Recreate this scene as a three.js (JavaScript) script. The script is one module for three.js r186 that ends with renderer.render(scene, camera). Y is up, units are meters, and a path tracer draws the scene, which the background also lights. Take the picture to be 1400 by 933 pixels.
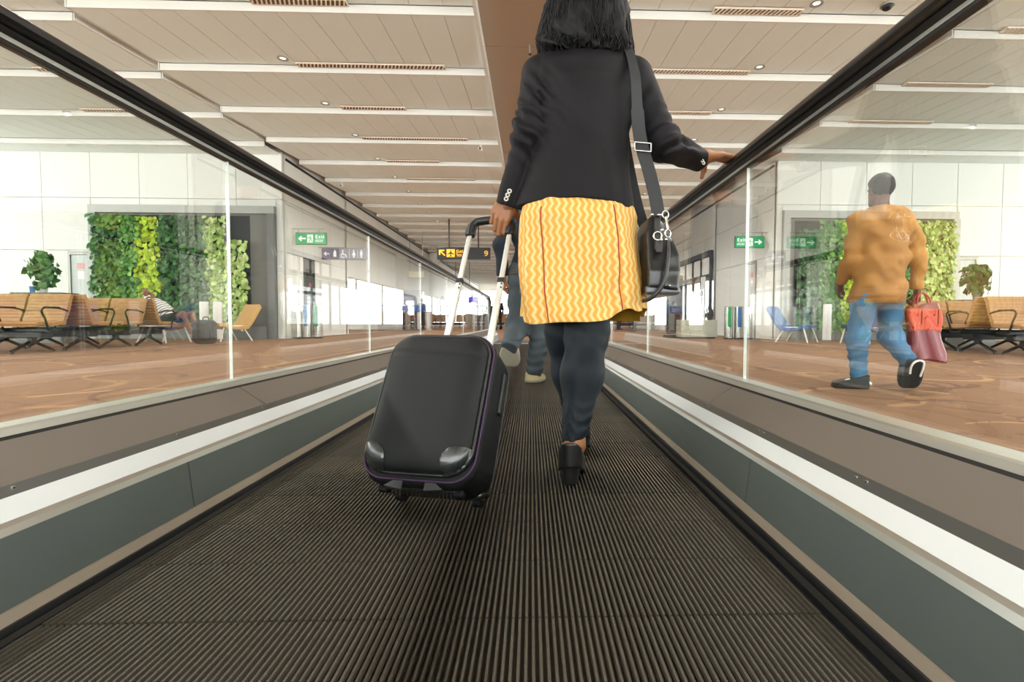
import * as THREE from 'three';
import { mergeGeometries, toCreasedNormals } from 'three/addons/utils/BufferGeometryUtils.js';
import { RoundedBoxGeometry } from 'three/addons/geometries/RoundedBoxGeometry.js';
import { RectAreaLightUniformsLib } from 'three/addons/lights/RectAreaLightUniformsLib.js';

// ---------- camera, sky, light, exposure ----------
const scene = new THREE.Scene();
const W = 1400, H = 933, F = 700;
const camera = new THREE.PerspectiveCamera(2 * Math.atan(H / 2 / F) * 180 / Math.PI, W / H, 0.05, 400);
camera.position.set(0.145, 0.5, 0);
camera.rotation.order = 'YXZ';
camera.rotation.set(-0.0393, -0.03, 0.003);
camera.setViewOffset(W, H, -47, 0, W, H);
camera.updateProjectionMatrix();
const renderer = new THREE.WebGLRenderer({ antialias: true });
renderer.toneMapping = THREE.LinearToneMapping;
renderer.toneMappingExposure = 1.5;
renderer.shadowMap.enabled = true;
RectAreaLightUniformsLib.init();
// a bright, evenly overcast sky: it comes in through the glazed outer walls of the hall
scene.background = new THREE.Color().setRGB(5.1, 5.3, 5.2);

// ---------- helpers ----------
function rng(seed) { let a = seed >>> 0; return () => { a = (a + 0x6D2B79F5) >>> 0; let t = a; t = Math.imul(t ^ (t >>> 15), t | 1); t ^= t + Math.imul(t ^ (t >>> 7), t | 61); return ((t ^ (t >>> 14)) >>> 0) / 4294967296; }; }
const rnd = rng(7);
const V = (x, y, z) => new THREE.Vector3(x, y, z);
const used = {};
function numbered(name) { const n = used[name] = (used[name] ?? -1) + 1; return n ? `${name}_${String(n).padStart(3, '0')}` : name; }
function clean(g) {
  for (const k of Object.keys(g.attributes)) if (!['position', 'normal', 'uv'].includes(k)) g.deleteAttribute(k);
  if (!g.attributes.normal) g.computeVertexNormals();
  if (!g.attributes.uv) g.setAttribute('uv', new THREE.BufferAttribute(new Float32Array(g.attributes.position.count * 2), 2));
  return g.index ? g.toNonIndexed() : g;
}
function merge(list) { return list.length === 1 ? list[0] : mergeGeometries(list.map(clean)); }
function obj(name, geo, mat, parent = scene) {
  const m = new THREE.Mesh(Array.isArray(geo) ? merge(geo) : geo, mat);
  m.name = numbered(name); m.castShadow = m.receiveShadow = true; parent.add(m); return m;
}
function thing(name, label, category, pos = [0, 0, 0], turn = 0, group) {
  const o = new THREE.Group(); o.name = numbered(name); o.position.set(...pos); o.rotation.y = turn;
  o.userData = { label, category }; if (group) o.userData.group = group; scene.add(o); return o;
}
function tag(o, label, category, group) { o.userData = { label, category }; if (group) o.userData.group = group; return o; }
function struct(name, geo, mat, label) { const m = obj(name, geo, mat); m.userData = { kind: 'structure' }; if (label) m.userData.label = label; return m; }
function structGroup(name, label) { const o = new THREE.Group(); o.name = numbered(name); o.userData = { kind: 'structure' }; if (label) o.userData.label = label; scene.add(o); return o; }
function dup(root, pos, turn, label, group) {
  const r = root.clone(); r.name = numbered(root.name.replace(/_\d{3}$/, '')); r.userData = { ...root.userData };
  scene.add(r); if (pos) r.position.set(...pos); if (turn !== undefined) r.rotation.y = turn;
  if (label) r.userData.label = label; if (group) r.userData.group = group; return r;
}
function box(w, h, d, x = 0, y = 0, z = 0, rx = 0, ry = 0, rz = 0) {
  const g = new THREE.BoxGeometry(w, h, d);
  if (rx || ry || rz) g.applyMatrix4(new THREE.Matrix4().makeRotationFromEuler(new THREE.Euler(rx, ry, rz)));
  return g.translate(x, y, z);
}
function rbox(w, h, d, r, x = 0, y = 0, z = 0, rx = 0, ry = 0, rz = 0, seg = 3) {
  const g = new RoundedBoxGeometry(w, h, d, seg, r);
  if (rx || ry || rz) g.applyMatrix4(new THREE.Matrix4().makeRotationFromEuler(new THREE.Euler(rx, ry, rz)));
  return g.translate(x, y, z);
}
function cyl(r0, r1, h, x = 0, y = 0, z = 0, seg = 20, rx = 0, rz = 0) {
  const g = new THREE.CylinderGeometry(r0, r1, h, seg);
  if (rx) g.rotateX(rx); if (rz) g.rotateZ(rz);
  return g.translate(x, y, z);
}
function tube(pts, r, seg = 24, rad = 8, closed = false) { return new THREE.TubeGeometry(new THREE.CatmullRomCurve3(pts.map(p => V(...p)), closed, 'centripetal'), seg, r, rad, closed); }
function ball(r, x, y, z, sx = 1, sy = 1, sz = 1, seg = 16) { return new THREE.SphereGeometry(r, seg, Math.max(8, seg * .7 | 0)).scale(sx, sy, sz).translate(x, y, z); }
function rod(a, b, r, seg = 8) { // straight bar between two points
  const A = V(...a), B = V(...b), d = B.clone().sub(A), L = d.length();
  const g = new THREE.CylinderGeometry(r, r, L, seg);
  g.applyQuaternion(new THREE.Quaternion().setFromUnitVectors(V(0, 1, 0), d.normalize()));
  return g.translate((A.x + B.x) / 2, (A.y + B.y) / 2, (A.z + B.z) / 2);
}
function lathe(pts, seg = 28) { return new THREE.LatheGeometry(pts.map(p => new THREE.Vector2(...p)), seg); }
function prism(pts, depth, bevel = 0) { // outline in x,y extruded along z from 0
  const s = new THREE.Shape(pts.map(p => new THREE.Vector2(...p)));
  return new THREE.ExtrudeGeometry(s, { depth, bevelEnabled: bevel > 0, bevelSize: bevel, bevelThickness: bevel, bevelSegments: 2 });
}
function profileZ(pts, z0, z1) { // closed (x,y) outline extruded from z1 (far) to z0 (near), uv in metres
  const g = new THREE.ExtrudeGeometry(new THREE.Shape(pts.map(p => new THREE.Vector2(...p))), { depth: z0 - z1, bevelEnabled: false });
  return g.translate(0, 0, z1);
}
// value noise
function hash3(x, y, z) { let h = Math.imul(x, 374761393) ^ Math.imul(y, 668265263) ^ Math.imul(z, 2147483647 ^ 1274126177); h = Math.imul(h ^ (h >>> 13), 1274126177); return ((h ^ (h >>> 16)) >>> 0) / 4294967296; }
function noise(x, y, z = 0) {
  const xi = Math.floor(x), yi = Math.floor(y), zi = Math.floor(z), f = t => t * t * (3 - 2 * t), u = f(x - xi), v = f(y - yi), w = f(z - zi);
  const L = (a, b, t) => a + (b - a) * t, h = (a, b, c) => hash3(xi + a, yi + b, zi + c);
  return L(L(L(h(0, 0, 0), h(1, 0, 0), u), L(h(0, 1, 0), h(1, 1, 0), u), v), L(L(h(0, 0, 1), h(1, 0, 1), u), L(h(0, 1, 1), h(1, 1, 1), u), v), w);
}
function dataTex(w, h, fn, srgb = true, rx = 1, ry = 1) {
  const d = new Uint8Array(w * h * 4);
  for (let j = 0; j < h; j++) for (let i = 0; i < w; i++) { const c = fn(i / w, j / h, i, j), o = (j * w + i) * 4; d[o] = c[0]; d[o + 1] = c[1]; d[o + 2] = c[2]; d[o + 3] = 255; }
  const t = new THREE.DataTexture(d, w, h); t.wrapS = t.wrapT = THREE.RepeatWrapping; t.magFilter = THREE.LinearFilter; t.minFilter = THREE.LinearMipmapLinearFilter; t.generateMipmaps = true;
  if (srgb) t.colorSpace = THREE.SRGBColorSpace; t.repeat.set(rx, ry); t.needsUpdate = true; return t;
}
function canvasTex(w, h, draw, rx = 1, ry = 1) {
  const c = document.createElement('canvas'); c.width = w; c.height = h; draw(c.getContext('2d'), w, h);
  const t = new THREE.CanvasTexture(c); t.colorSpace = THREE.SRGBColorSpace; t.wrapS = t.wrapT = THREE.RepeatWrapping; t.repeat.set(rx, ry); return t;
}
function std(color, rough = .6, metal = 0, extra = {}) { return new THREE.MeshStandardMaterial({ color, roughness: rough, metalness: metal, ...extra }); }
function phys(color, rough = .6, metal = 0, extra = {}) { return new THREE.MeshPhysicalMaterial({ color, roughness: rough, metalness: metal, ...extra }); }
const fabricBump = dataTex(128, 128, (u, v, i, j) => { const a = (Math.sin(i * Math.PI / 2) * .5 + .5) * .5 + (Math.sin(j * Math.PI / 2) * .5 + .5) * .5, k = 80 + a * 90 + noise(i * .7, j * .7) * 60; return [k, k, k]; }, false, 18, 18);
const M = {};
M.wall = std('#f1efe9', .55); M.wallPanel = std('#e4e6e0', .5); M.wallDark = std('#cfcdc6', .6);
M.ceil = std('#eef6f2', .6); M.ceilFascia = std('#e2e3dd', .5); M.brown = std('#b9a794', .7);
M.vent = std('#6d4f38', .8); M.slat = std('#e9ddcb', .6); M.black = std('#101214', .5); M.blackMetal = std('#17191b', .35, .3);
M.steel = std('#8b8f8c', .28, 1); M.chrome = std('#d8d8d4', .15, 1); M.alu = std('#d5d5d0', .38, 1); M.white = std('#f2f2ee', .5);
M.grey = std('#7b7d7a', .6); M.darkGrey = std('#3b3e40', .6); M.frame = std('#a9aaa3', .45, .3);
M.glass = phys(new THREE.Color(.958, .968, .957), 0, 0, { transmission: 1, thickness: 0, ior: 1.72 });
// ---------- the setting ----------
const CH = 4.9, ZW = -13.8, XL = -6.4, XR = 6.8, XO = 20, ZB = 12, ZE = -64;
{ // carpet, with a well for the moving walkway
  const tex = canvasTex(2048, 2048, (c, w, h) => {
    c.fillStyle = '#86664a'; c.fillRect(0, 0, w, h);
    const r = rng(21), cols = ['#9a7856', '#6e4e36', '#aa8962', '#7c5a3e', '#bc9d74', '#62432d', '#906c4a'];
    const wrap = (fn, s) => { for (const ox of [-w, 0, w]) for (const oy of [-h, 0, h]) { c.save(); c.translate(ox, oy); fn(); c.restore(); } };
    for (let k = 0; k < 150; k++) {
      const x = r() * w, y = r() * h, R = 60 + r() * 260, a0 = r() * 6.28, a1 = a0 + 1 + r() * 2.6, lw = 8 + r() * 34, col = cols[(r() * cols.length) | 0], sq = .5 + r() * .5, ro = r() * 3;
      wrap(() => { c.translate(x, y); c.rotate(ro); c.scale(1, sq); c.beginPath(); c.arc(0, 0, R, a0, a1); c.lineWidth = lw; c.strokeStyle = col; c.lineCap = 'round'; c.globalAlpha = .75; c.stroke(); });
    }
    for (let k = 0; k < 2600; k++) { const x = r() * w, y = r() * h, a = r() * 6.28, L = 10 + r() * 60; c.globalAlpha = .35; c.strokeStyle = cols[(r() * cols.length) | 0]; c.lineWidth = 2 + r() * 6; c.beginPath(); c.moveTo(x, y); c.quadraticCurveTo(x + Math.cos(a) * L * .5 + r() * 12, y + Math.sin(a) * L * .5, x + Math.cos(a) * L, y + Math.sin(a) * L + r() * 14); c.stroke(); }
    c.globalAlpha = 1;
  }, 1, 1);
  M.carpet = std('#ece2d8', .95, 0, { map: tex });
  const slab = (x0, x1, z0, z1) => { const g = new THREE.BoxGeometry(x1 - x0, .1, z0 - z1).translate((x0 + x1) / 2, -.05, (z0 + z1) / 2); const p = g.attributes.position, u = g.attributes.uv; for (let i = 0; i < p.count; i++) u.setXY(i, p.getX(i) / 5, p.getZ(i) / 5); return g; };
  struct('floor', [slab(-XO, -.98, ZB, ZE), slab(.98, XO, ZB, ZE), slab(-.98, .98, -13, ZE), slab(-.98, .98, ZB, 5)], M.carpet, 'brown and tan swirl patterned carpet on both sides of the walkway');
}
// ceiling: bays of long planks, each bay hanging a little lower at its near edge, with a bright fascia there
const BAY = 1.76, ZL = -7.38, DROP = .12;
{
  const ceil = structGroup('ceiling', 'pale stepped ceiling of long planks in bays');
  obj('ceiling_slab', box(2 * XO + .4, .2, ZB - ZE + .4, 0, CH + .45, (ZB + ZE) / 2), M.white, ceil);
  const pr = 4, n0 = -11, n1 = 31, planks = [];
  const pw = .45, th = .03, gap = .006, ang = Math.atan(DROP / BAY), geos = new Map();
  const plankGeo = w => { if (!geos.has(w)) geos.set(w, rbox(w - gap, th, BAY - .015, .006, 0, 0, 0, 0, 0, 0, 1)); return geos.get(w); };
  const fascia = [];
  for (let k = n0; k < n1; k++) {
    const z0 = ZL - k * BAY, z1 = z0 - BAY; if (z1 < ZE) break;
    const runs = [[-6.22, -.62], [.62, 6.28]];
    if (z0 > ZW) { runs.push([-XO, -6.42]); runs.push([6.5, XO]); }
    for (const [a, b] of runs) {
      const out = Math.abs(a) > 6.3 && (a < -10 || b > 10), zs = out ? -.32 : 0; // the outer runs are shifted, so the joint zigzags
      const n = Math.round((b - a) / pw), w = +((b - a) / n).toFixed(4);
      for (let i = 0; i < n; i++) planks.push({ w, x: a + w * (i + .5), z: (z0 + z1) / 2 + zs, out });
      fascia.push([a, b, z0 + zs]);
    }
  }
  const m4 = new THREE.Matrix4(), e = new THREE.Euler(-ang * -1, 0, 0);
  camera.updateMatrixWorld(true);
  for (const p of planks) {
    const a = V(p.x - p.w / 2, CH, p.z).project(camera), b = V(p.x + p.w / 2, CH, p.z).project(camera), behind = p.z > -1;
    p.big = behind || Math.max(a.x, b.x) < -1.05 || Math.min(a.x, b.x) > 1.05 || a.y > 1.15 ? 0 : Math.abs(a.x - b.x) * 700;
  }
  planks.sort((a, b) => b.big - a.big);
  const rest = [];
  planks.forEach((p, i) => {
    // near edge low, far edge high
    const rot = new THREE.Matrix4().makeRotationX(ang).setPosition(p.x, CH - DROP / 2 + th / 2, p.z);
    if (i < 290 && p.big > 8) { const m = obj('ceiling_plank', plankGeo(p.w), M.ceil, ceil); m.position.set(p.x, CH - DROP / 2 + th / 2, p.z); m.rotation.x = ang; }
    else rest.push(box(p.w - gap, th, BAY - .015).applyMatrix4(rot));
  });
  const rm = obj('ceiling_planks_beyond', rest, M.ceil, ceil); rm.userData = { kind: 'stuff' };
  for (const [a, b, z] of fascia) if (z < 6) obj('ceiling_fascia', rbox(b - a, DROP, .03, .006, (a + b) / 2, CH - DROP / 2 - .004, z - .012, 0, 0, 0, 1), M.ceilFascia, ceil);
  // brown centre strip, recessed between bright edge trims
  for (let k = n0; k < 30; k++) { const z0 = ZL + .6 - k * BAY; if (z0 - BAY < ZE) break; obj('centre_panel', box(1.24, .03, BAY - .012, 0, CH + .08, z0 - BAY / 2), M.brown, ceil); }
  for (const s of [-1, 1]) obj('edge_trim', box(.05, .26, ZB - ZE, s * .635, CH + .01, (ZB + ZE) / 2), M.ceilFascia, ceil);
  for (const [s, x] of [[-1, -6.3], [1, 6.39]]) { obj('joint_channel', box(.24, .03, ZB - ZW, x, CH + .1, (ZB + ZW) / 2), M.ceilFascia, ceil); }
  for (let k = n0; k < 4; k++) for (const [x, s] of [[-6.24, -1], [6.3, 1], [-6.4, -1], [6.48, 1]]) { const z0 = ZL - k * BAY - (Math.abs(x) > 6.35 ? .32 : 0); if (z0 > 6 || z0 - BAY < ZW - .3) continue;
    const g = prism([[0, -DROP], [BAY - .02, 0], [BAY - .02, .1], [0, .1]], .02).rotateY(Math.PI / 2); obj('bay_end', g.translate(x - .01, CH, z0), M.ceilFascia, ceil); }
}
// walls
{
  function panelWall(name, label, x0, x1, z, pitch, x_start, rows, skip) { // facing +z
    const g = structGroup(name, label);
    obj('wall_backing', box(x1 - x0, CH + .4, .1, (x0 + x1) / 2, (CH + .4) / 2, z - .09), M.wallDark, g);
    const xs = []; let x = x_start; while (x > x0) x -= pitch; x += pitch; xs.push(x0); while (x < x1 - .05) { if (x > x0 + .05) xs.push(x); x += pitch; } xs.push(x1);
    for (let i = 0; i + 1 < xs.length; i++) for (let j = 0; j + 1 < rows.length; j++) {
      let parts = [[xs[i], xs[i + 1], rows[j], rows[j + 1]]];
      for (const [a, b, c, d] of skip) { const nx = []; for (const [p, q, r, s] of parts) {
        if (q <= a || p >= b || s <= c || r >= d) { nx.push([p, q, r, s]); continue; }
        if (p < a) nx.push([p, a, r, s]); if (q > b) nx.push([b, q, r, s]);
        const l = Math.max(p, a), m = Math.min(q, b); if (r < c) nx.push([l, m, r, c]); if (s > d) nx.push([l, m, d, s]);
      } parts = nx; }
      for (const [p, q, r, s] of parts) if (q - p > .03 && s - r > .03) obj('wall_panel', rbox(q - p - .012, s - r - .012, .04, .006, (p + q) / 2, (r + s) / 2, z - .02, 0, 0, 0, 1), M.wallPanel, g);
    }
    return g;
  }
  const rows = [0, 2.31, 3.67, CH + .1];
  panelWall('wall_left', 'white panelled wall holding the left plant wall', -XO, XL, ZW, 1.24, -10.07, rows, [[-11.33, -6.57, 0, 3.48], [-11.93, -11.36, 0, 2.26]]);
  panelWall('wall_right', 'white panelled wall holding the right plant wall', XR, XO, ZW, 1.27, 9.25, rows, [[6.95, 11.82, 0, 3.5], [11.86, 12.43, 0, 2.28]]);
  // corridor walls beyond, running away from the camera
  function corridor(name, label, x, s) {
    const g = structGroup(name, label), zs = [ZW - .06, -15.0, -15.75, -17, -18.6];
    obj('wall_backing', [box(.1, CH + .4, 4.8, x - s * .09, (CH + .4) / 2, ZW - 2.5), box(.1, CH - 1.75, 9.4, x - s * .09, 2.05 + (CH - 1.75) / 2, -23.3), box(.1, CH + .4, 14, x - s * .09, (CH + .4) / 2, -35), box(.1, CH - 2.2, 22, x - s * .09, 2.6 + (CH - 2.2) / 2, -53)], M.wallDark, g);
    const put = (z0, z1, y0, y1) => obj('wall_panel', rbox(.04, y1 - y0 - .012, z0 - z1 - .012, .006, x - s * .02, (y0 + y1) / 2, (z0 + z1) / 2, 0, 0, 0, 1), M.wallPanel, g);
    for (let i = 0; i + 1 < zs.length; i++) { put(zs[i], zs[i + 1], 2.31, 3.6); put(zs[i], zs[i + 1], 3.6, CH + .1); if (i !== 1) put(zs[i], zs[i + 1], 0, 2.31); }
    for (let z = -18.6; z > -28 + .1; z -= 1.88) { put(z, z - 1.88, 2.05, 3.6); put(z, z - 1.88, 3.6, CH + .1); }
    for (let z = -28; z > -42 + .1; z -= 2) { put(z, z - 2, 0, 2.31); put(z, z - 2, 2.31, 3.6); put(z, z - 2, 3.6, CH + .1); }
    for (let z = -42; z > -64 + .1; z -= 2.2) { put(z, z - 2.2, 2.6, 3.6); put(z, z - 2.2, 3.6, CH + .1); }
    obj('top_rail', box(.03, .06, 50, x + s * .012, CH - .13, -39), M.black, g);
    for (let z = -42; z > -64; z -= 4.4) obj('mullion', box(.12, 2.6, .12, x - s * .09, 1.3, z), M.frame, g);
    return g;
  }
  corridor('wall_corridor_left', 'white wall running away beyond the left plant wall', XL, 1);
  corridor('wall_corridor_right', 'white wall running away beyond the right plant wall', XR, -1);
  // side bays behind the corridor openings
  for (const [s, x] of [[-1, XL], [1, XR]]) {
    const nm = s < 0 ? 'left' : 'right';
    struct('wall_bay_' + nm, [box(.1, 1.4, 9.8, x + s * 7, CH - .5, -23.3), box(.1, .3, 9.8, x + s * 7, .15, -23.3), ...[0, 1, 2, 3, 4, 5, 6].map(i => box(.12, CH, .1, x + s * 7, CH / 2, -18.5 - i * 1.6)), box(7, CH, .1, x + s * 3.5, CH / 2, -18.4), box(7, 2.3, .1, x + s * 3.5, CH - 1.0, -28.2), box(7, .3, .1, x + s * 3.5, .15, -28.2), ...[0, 1, 2, 3, 4, 5].map(i => box(.08, CH, .12, x + s * (.15 + i * 1.4), CH / 2, -28.2))], M.wall, 'pale wall around the seating bay');
  }
}
// glazed outer walls: real openings to the sky, with mullions, sills and heads
{
  const g0 = (axis, name, label, a0, a1, fixed, step, y0 = .35, y1 = 4.6) => {
    const g = structGroup(name, label), L = a1 - a0, mid = (a0 + a1) / 2;
    const put = (nm, len, h, c, y, t = .14) => obj(nm, axis === 'x' ? box(len, h, t, c, y, fixed) : box(t, h, len, fixed, y, c), nm === 'mullion' || nm === 'rail' ? M.frame : M.wall, g);
    put('sill', L, y0, mid, y0 / 2, .2); put('head', L, CH + .4 - y1, mid, (CH + .4 + y1) / 2, .2);
    const n = Math.round(L / step); for (let i = 0; i <= n; i++) put('mullion', .1, y1 - y0, a0 + L * i / n, (y0 + y1) / 2);
    put('rail', L, .07, mid, 2.3);
  };
  g0('z', 'window_1', 'tall glazed outer wall left of the hall', ZW, ZB, -XO, 3.2);
  g0('z', 'window_2', 'tall glazed outer wall right of the hall', ZW, ZB, XO, 3.2);
  g0('x', 'window_3', 'tall glazed wall behind the viewer', -XO, XO, ZB, 3.3);
  g0('x', 'window_4', 'tall glazed wall at the far end of the concourse', XL - 6, XR + 6, ZE, 2.6, .2, 4.2);
}
// ---------- moving walkway ----------
const ZN = 3.5, ZC = -11.4, ZH = -13.35; // near end (behind the camera), comb, end of the balustrades
{
  // pallets: each a ribbed casting; they share one geometry in three tones
  const t = thing('walkway_belt', 'dark ribbed metal pallets of the moving walkway underfoot', 'moving walkway');
  const PL = .207, N = Math.floor((ZN - ZC) / PL), wHalf = .66, pitch = .0112, ribs = Math.floor(2 * wHalf / pitch);
  const pos = [], nor = [], uv = [], idx = [], hT = .0, hB = -.011, L0 = PL / 2 - .002;
  const quad = (a, b, c, d, n) => { const k = pos.length / 3; pos.push(...a, ...b, ...c, ...d); for (let i = 0; i < 4; i++) nor.push(...n); uv.push(a[0], a[2], b[0], b[2], c[0], c[2], d[0], d[2]); idx.push(k, k + 1, k + 2, k, k + 2, k + 3); };
  for (let i = 0; i < ribs; i++) {
    const x0 = -wHalf + i * pitch, a = x0 + .0012, b = x0 + pitch * .5 - .0004, a2 = x0, b2 = x0 + pitch * .5 + .0008, e = x0 + pitch;
    quad([a, hT, L0], [b, hT, L0], [b, hT, -L0], [a, hT, -L0], [0, 1, 0]);
    quad([b, hT, L0], [b2, hB, L0], [b2, hB, -L0], [b, hT, -L0], [.99, .1, 0]);
    quad([a2, hB, L0], [a, hT, L0], [a, hT, -L0], [a2, hB, -L0], [-.99, .1, 0]);
    quad([a2, hB, L0], [b2, hB, L0], [b, hT, L0], [a, hT, L0], [0, 0, 1]);
  }
  const g = new THREE.BufferGeometry(); g.setAttribute('position', new THREE.Float32BufferAttribute(pos, 3)); g.setAttribute('normal', new THREE.Float32BufferAttribute(nor, 3)); g.setAttribute('uv', new THREE.Float32BufferAttribute(uv, 2)); g.setIndex(idx);
  const tick = dataTex(256, 256, (u, v, i, j) => { const k = 205 + 30 * noise(i * .11, j * .35) + ((j % 16) < 3 ? -40 : 0); return [k, k * .955, k * .88]; }, true, 12, 12);
  M.pallets = ['#5c5a54', '#565550', '#625f58'].map(c => std(c, .62, .05, { map: tick }));
  const r = rng(5);
  for (let i = 0; i < N; i++) { const m = obj('pallet', g, M.pallets[(r() * 3) | 0], t); m.position.set(0, -.0005 - r() * .0015, ZN - PL * (i + .5)); }
  for (const s of [-1, 1]) obj('side_plate', box(.018, .02, ZN - ZC - .2, s * .6705, -.0105, (ZN + ZC) / 2 + .1), M.black, t);
  obj('pallet_bed', box(1.36, .03, ZN - ZC - .16, 0, -.027, (ZN + ZC) / 2 + .08), M.black, t);
  const lp = thing('landing_plate', 'grooved metal landing plate at the far end of the moving walkway', 'landing plate', [0, 0, (ZC - 13) / 2]);
  obj('plate', box(1.36, .06, 13 + ZC + .1, 0, -.031, .04), std('#8f8a80', .4, .8), lp);
  const teeth = []; for (let x = -.68; x < .68; x += .034) teeth.push(box(.016, .008, .14, x, .003, (ZC + 13) / 2 + .13)); const cm = obj('comb', teeth, M.alu, lp); cm.position.z = 0;
  const gr = []; for (let i = 0; i < 12; i++) gr.push(box(1.36, .006, .04, 0, .001, -.6 + i * .11)); obj('groove', gr, M.grey, lp);
}
// balustrades
const deckTex = dataTex(256, 256, (u, v, i, j) => { const k = 238 + 14 * noise(i * .05, j * .4); return [k, k, k]; });
const streak = dataTex(512, 128, (u, v, i, j) => { const k = 150 + 60 * noise(i * .015, j * .02, 3) + 30 * noise(i * .2, j * .03, 9); return [k, k, k]; }, false);
M.skirt = std('#737c79', .42, .55, { roughnessMap: streak }); M.deckWhite = std('#d6d9d9', .4, 0); M.deckGrey = std('#6b6e6c', .35, .8);
M.deckTan = std('#756d64', .5, .35); M.trim = std('#b8b9b1', .3, .7); M.skirtEdge = std('#b5a795', .45, .5); M.rubber = phys('#15171a', .3, 0, { clearcoat: .3, clearcoatRoughness: .25 });
M.joint = std('#d9e0dc', .35); M.edgeGreen = std('#9fb8ad', .2);
function balustrade(s, label) {
  const t = thing('balustrade', label, 'balustrade');
  const P = pts => { const q = pts.map(([x, y]) => [s * x, y]); return s < 0 ? q.reverse() : q; };
  const seg = (name, pts, m, z0 = ZN, z1 = ZH) => obj(name, profileZ(P(pts), z0, z1), m, t);
  // black gap and seal along the pallets
  seg('brush_seal', [[.681, -.05], [.7, -.05], [.7, .006], [.692, .006]], M.black);
  seg('skirt_edge', [[.697, .004], [.712, .004], [.715, .03], [.7, .026]], M.skirtEdge);
  for (let z = ZN; z > ZH; z -= 2.4) seg('skirt_panel', [[.703, .028], [.72, .028], [.732, .146], [.716, .146]], M.skirt, z - .002, Math.max(ZH, z - 2.398));
  seg('rounded_edge', [[.714, .144], [.722, .142], [.736, .158], [.728, .163], [.719, .156]], M.alu);
  for (let z = ZN; z > ZH; z -= 3.2) seg('bright_strip', [[.727, .163], [.735, .155], [.757, .19], [.749, .196]], M.deckWhite, z - .001, Math.max(ZH, z - 3.199));
  seg('grey_strip', [[.749, .194], [.757, .188], [.782, .2], [.776, .208]], M.deckGrey);
  for (let z = ZN - .9; z > ZH - 2; z -= 2.2) seg('deck_panel', [[.776, .206], [.784, .198], [.872, .256], [.866, .267]], M.deckTan, Math.min(ZN, z + 2.2 - .003), Math.max(ZH, z + .003));
  seg('glass_shoe', [[.868, .262], [.872, .24], [.96, .24], [.96, .285], [.905, .285], [.902, .28]], M.trim);
  seg('shoe_seal', [[.866, .264], [.87, .258], [.876, .268], [.872, .273]], M.black);
  seg('outer_panel', [[.955, -.02], [1.0, -.02], [.985, .25], [.955, .25]], M.trim);
  seg('core', [[.73, -.05], [.96, -.05], [.96, .24], [.87, .24], [.79, .19], [.745, .15]], M.darkGrey);
  // screws along the grey strip
  const sc = []; for (let z = -.5; z > ZH; z -= .42) { sc.push(cyl(.004, .004, .003, s * .768, .2035, z, 8)); if (s > 0) sc.push(cyl(.004, .004, .003, s * .768, .2035, z - .03, 8)); }
  const scr = obj('screw', sc, M.chrome, t); scr.userData = { kind: 'stuff' };
  // glass
  const J = []; for (let z = -1.9 + 1.61 * 3; z > ZH + .2; z -= 1.61) J.push(z); J.push(ZH + .12);
  for (let i = 0; i + 1 < J.length; i++) obj('glass_panel', box(.011, .815, J[i] - J[i + 1] - .008, s * .95, .69, (J[i] + J[i + 1]) / 2), M.glass, t);
  for (let i = 1; i + 1 < J.length; i++) obj('glass_joint', rbox(.0112, .815, .004, .0015, s * .95, .692, J[i], 0, 0, 0, 1), M.joint, t);
  // handrail: guide, seal and rubber grip, running down round the far end
  const path = new THREE.CurvePath(), R = .22, yT = 1.112;
  path.add(new THREE.LineCurve3(V(s * .95, yT, ZN), V(s * .95, yT, ZH + R)));
  const arc = []; for (let i = 0; i <= 10; i++) { const a = i / 10 * Math.PI / 2; arc.push(V(s * .95, yT - R + R * Math.cos(a), ZH + R - R * Math.sin(a))); }
  for (let i = 0; i < 10; i++) path.add(new THREE.LineCurve3(arc[i], arc[i + 1]));
  path.add(new THREE.LineCurve3(arc[10], V(s * .95, .22, ZH)));
  const pts = path.curves.map(c => c.v1); pts.push(path.curves.at(-1).v2);
  function sweep(outline) { // outline (a across, b outward) along the path, all in the plane x = const
    const rings = pts.map((p, i) => { const d = (pts[i + 1] ?? p).clone().sub(pts[i - 1] ?? p).normalize(), n = V(0, -d.z, d.y).multiplyScalar(1); if (i === 0) n.set(0, 1, 0); return outline.map(([a, b]) => [p.x + a, p.y + n.y * b, p.z + n.z * b]); });
    const P3 = [], I = [], m = outline.length; rings.forEach(r => r.forEach(v => P3.push(...v)));
    for (let i = 0; i + 1 < rings.length; i++) for (let j = 0; j < m; j++) { const a = i * m + j, b = i * m + (j + 1) % m; I.push(a, b, a + m, b, b + m, a + m); }
    const g = new THREE.BufferGeometry(); g.setAttribute('position', new THREE.Float32BufferAttribute(P3, 3)); g.setIndex(I); return toCreasedNormals(g, .6);
  }
  const grip = []; for (let i = 0; i <= 8; i++) { const a = Math.PI * i / 8; grip.push([.046 * Math.cos(a), .004 + .02 * Math.sin(a)]); }
  for (const q of [[-.046, -.006], [-.040, -.012], [-.022, -.012], [-.022, -.004], [.022, -.004], [.022, -.012], [.04, -.012], [.046, -.006]]) grip.push(q);
  obj('handrail', sweep(grip), M.rubber, t);
  obj('handrail_guide', sweep([[-.02, -.003], [.02, -.003], [.02, -.016], [.012, -.028], [-.012, -.028], [-.02, -.016]]), M.blackMetal, t);
  obj('handrail_channel', sweep([[-.013, -.026], [.013, -.026], [.013, -.036], [-.013, -.036]]), M.alu, t);
  obj('channel_seal', sweep([[-.011, -.035], [.011, -.035], [.011, -.043], [-.011, -.043]]), M.black, t);
  obj('newel_panel', box(.02, .86, .1, s * .95, .65, ZH + .06), M.steel, t);
  return t;
}
balustrade(-1, 'glass balustrade with black handrail along the left edge of the walkway');
balustrade(1, 'glass balustrade with black handrail along the right edge, touched by a hand');
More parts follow.
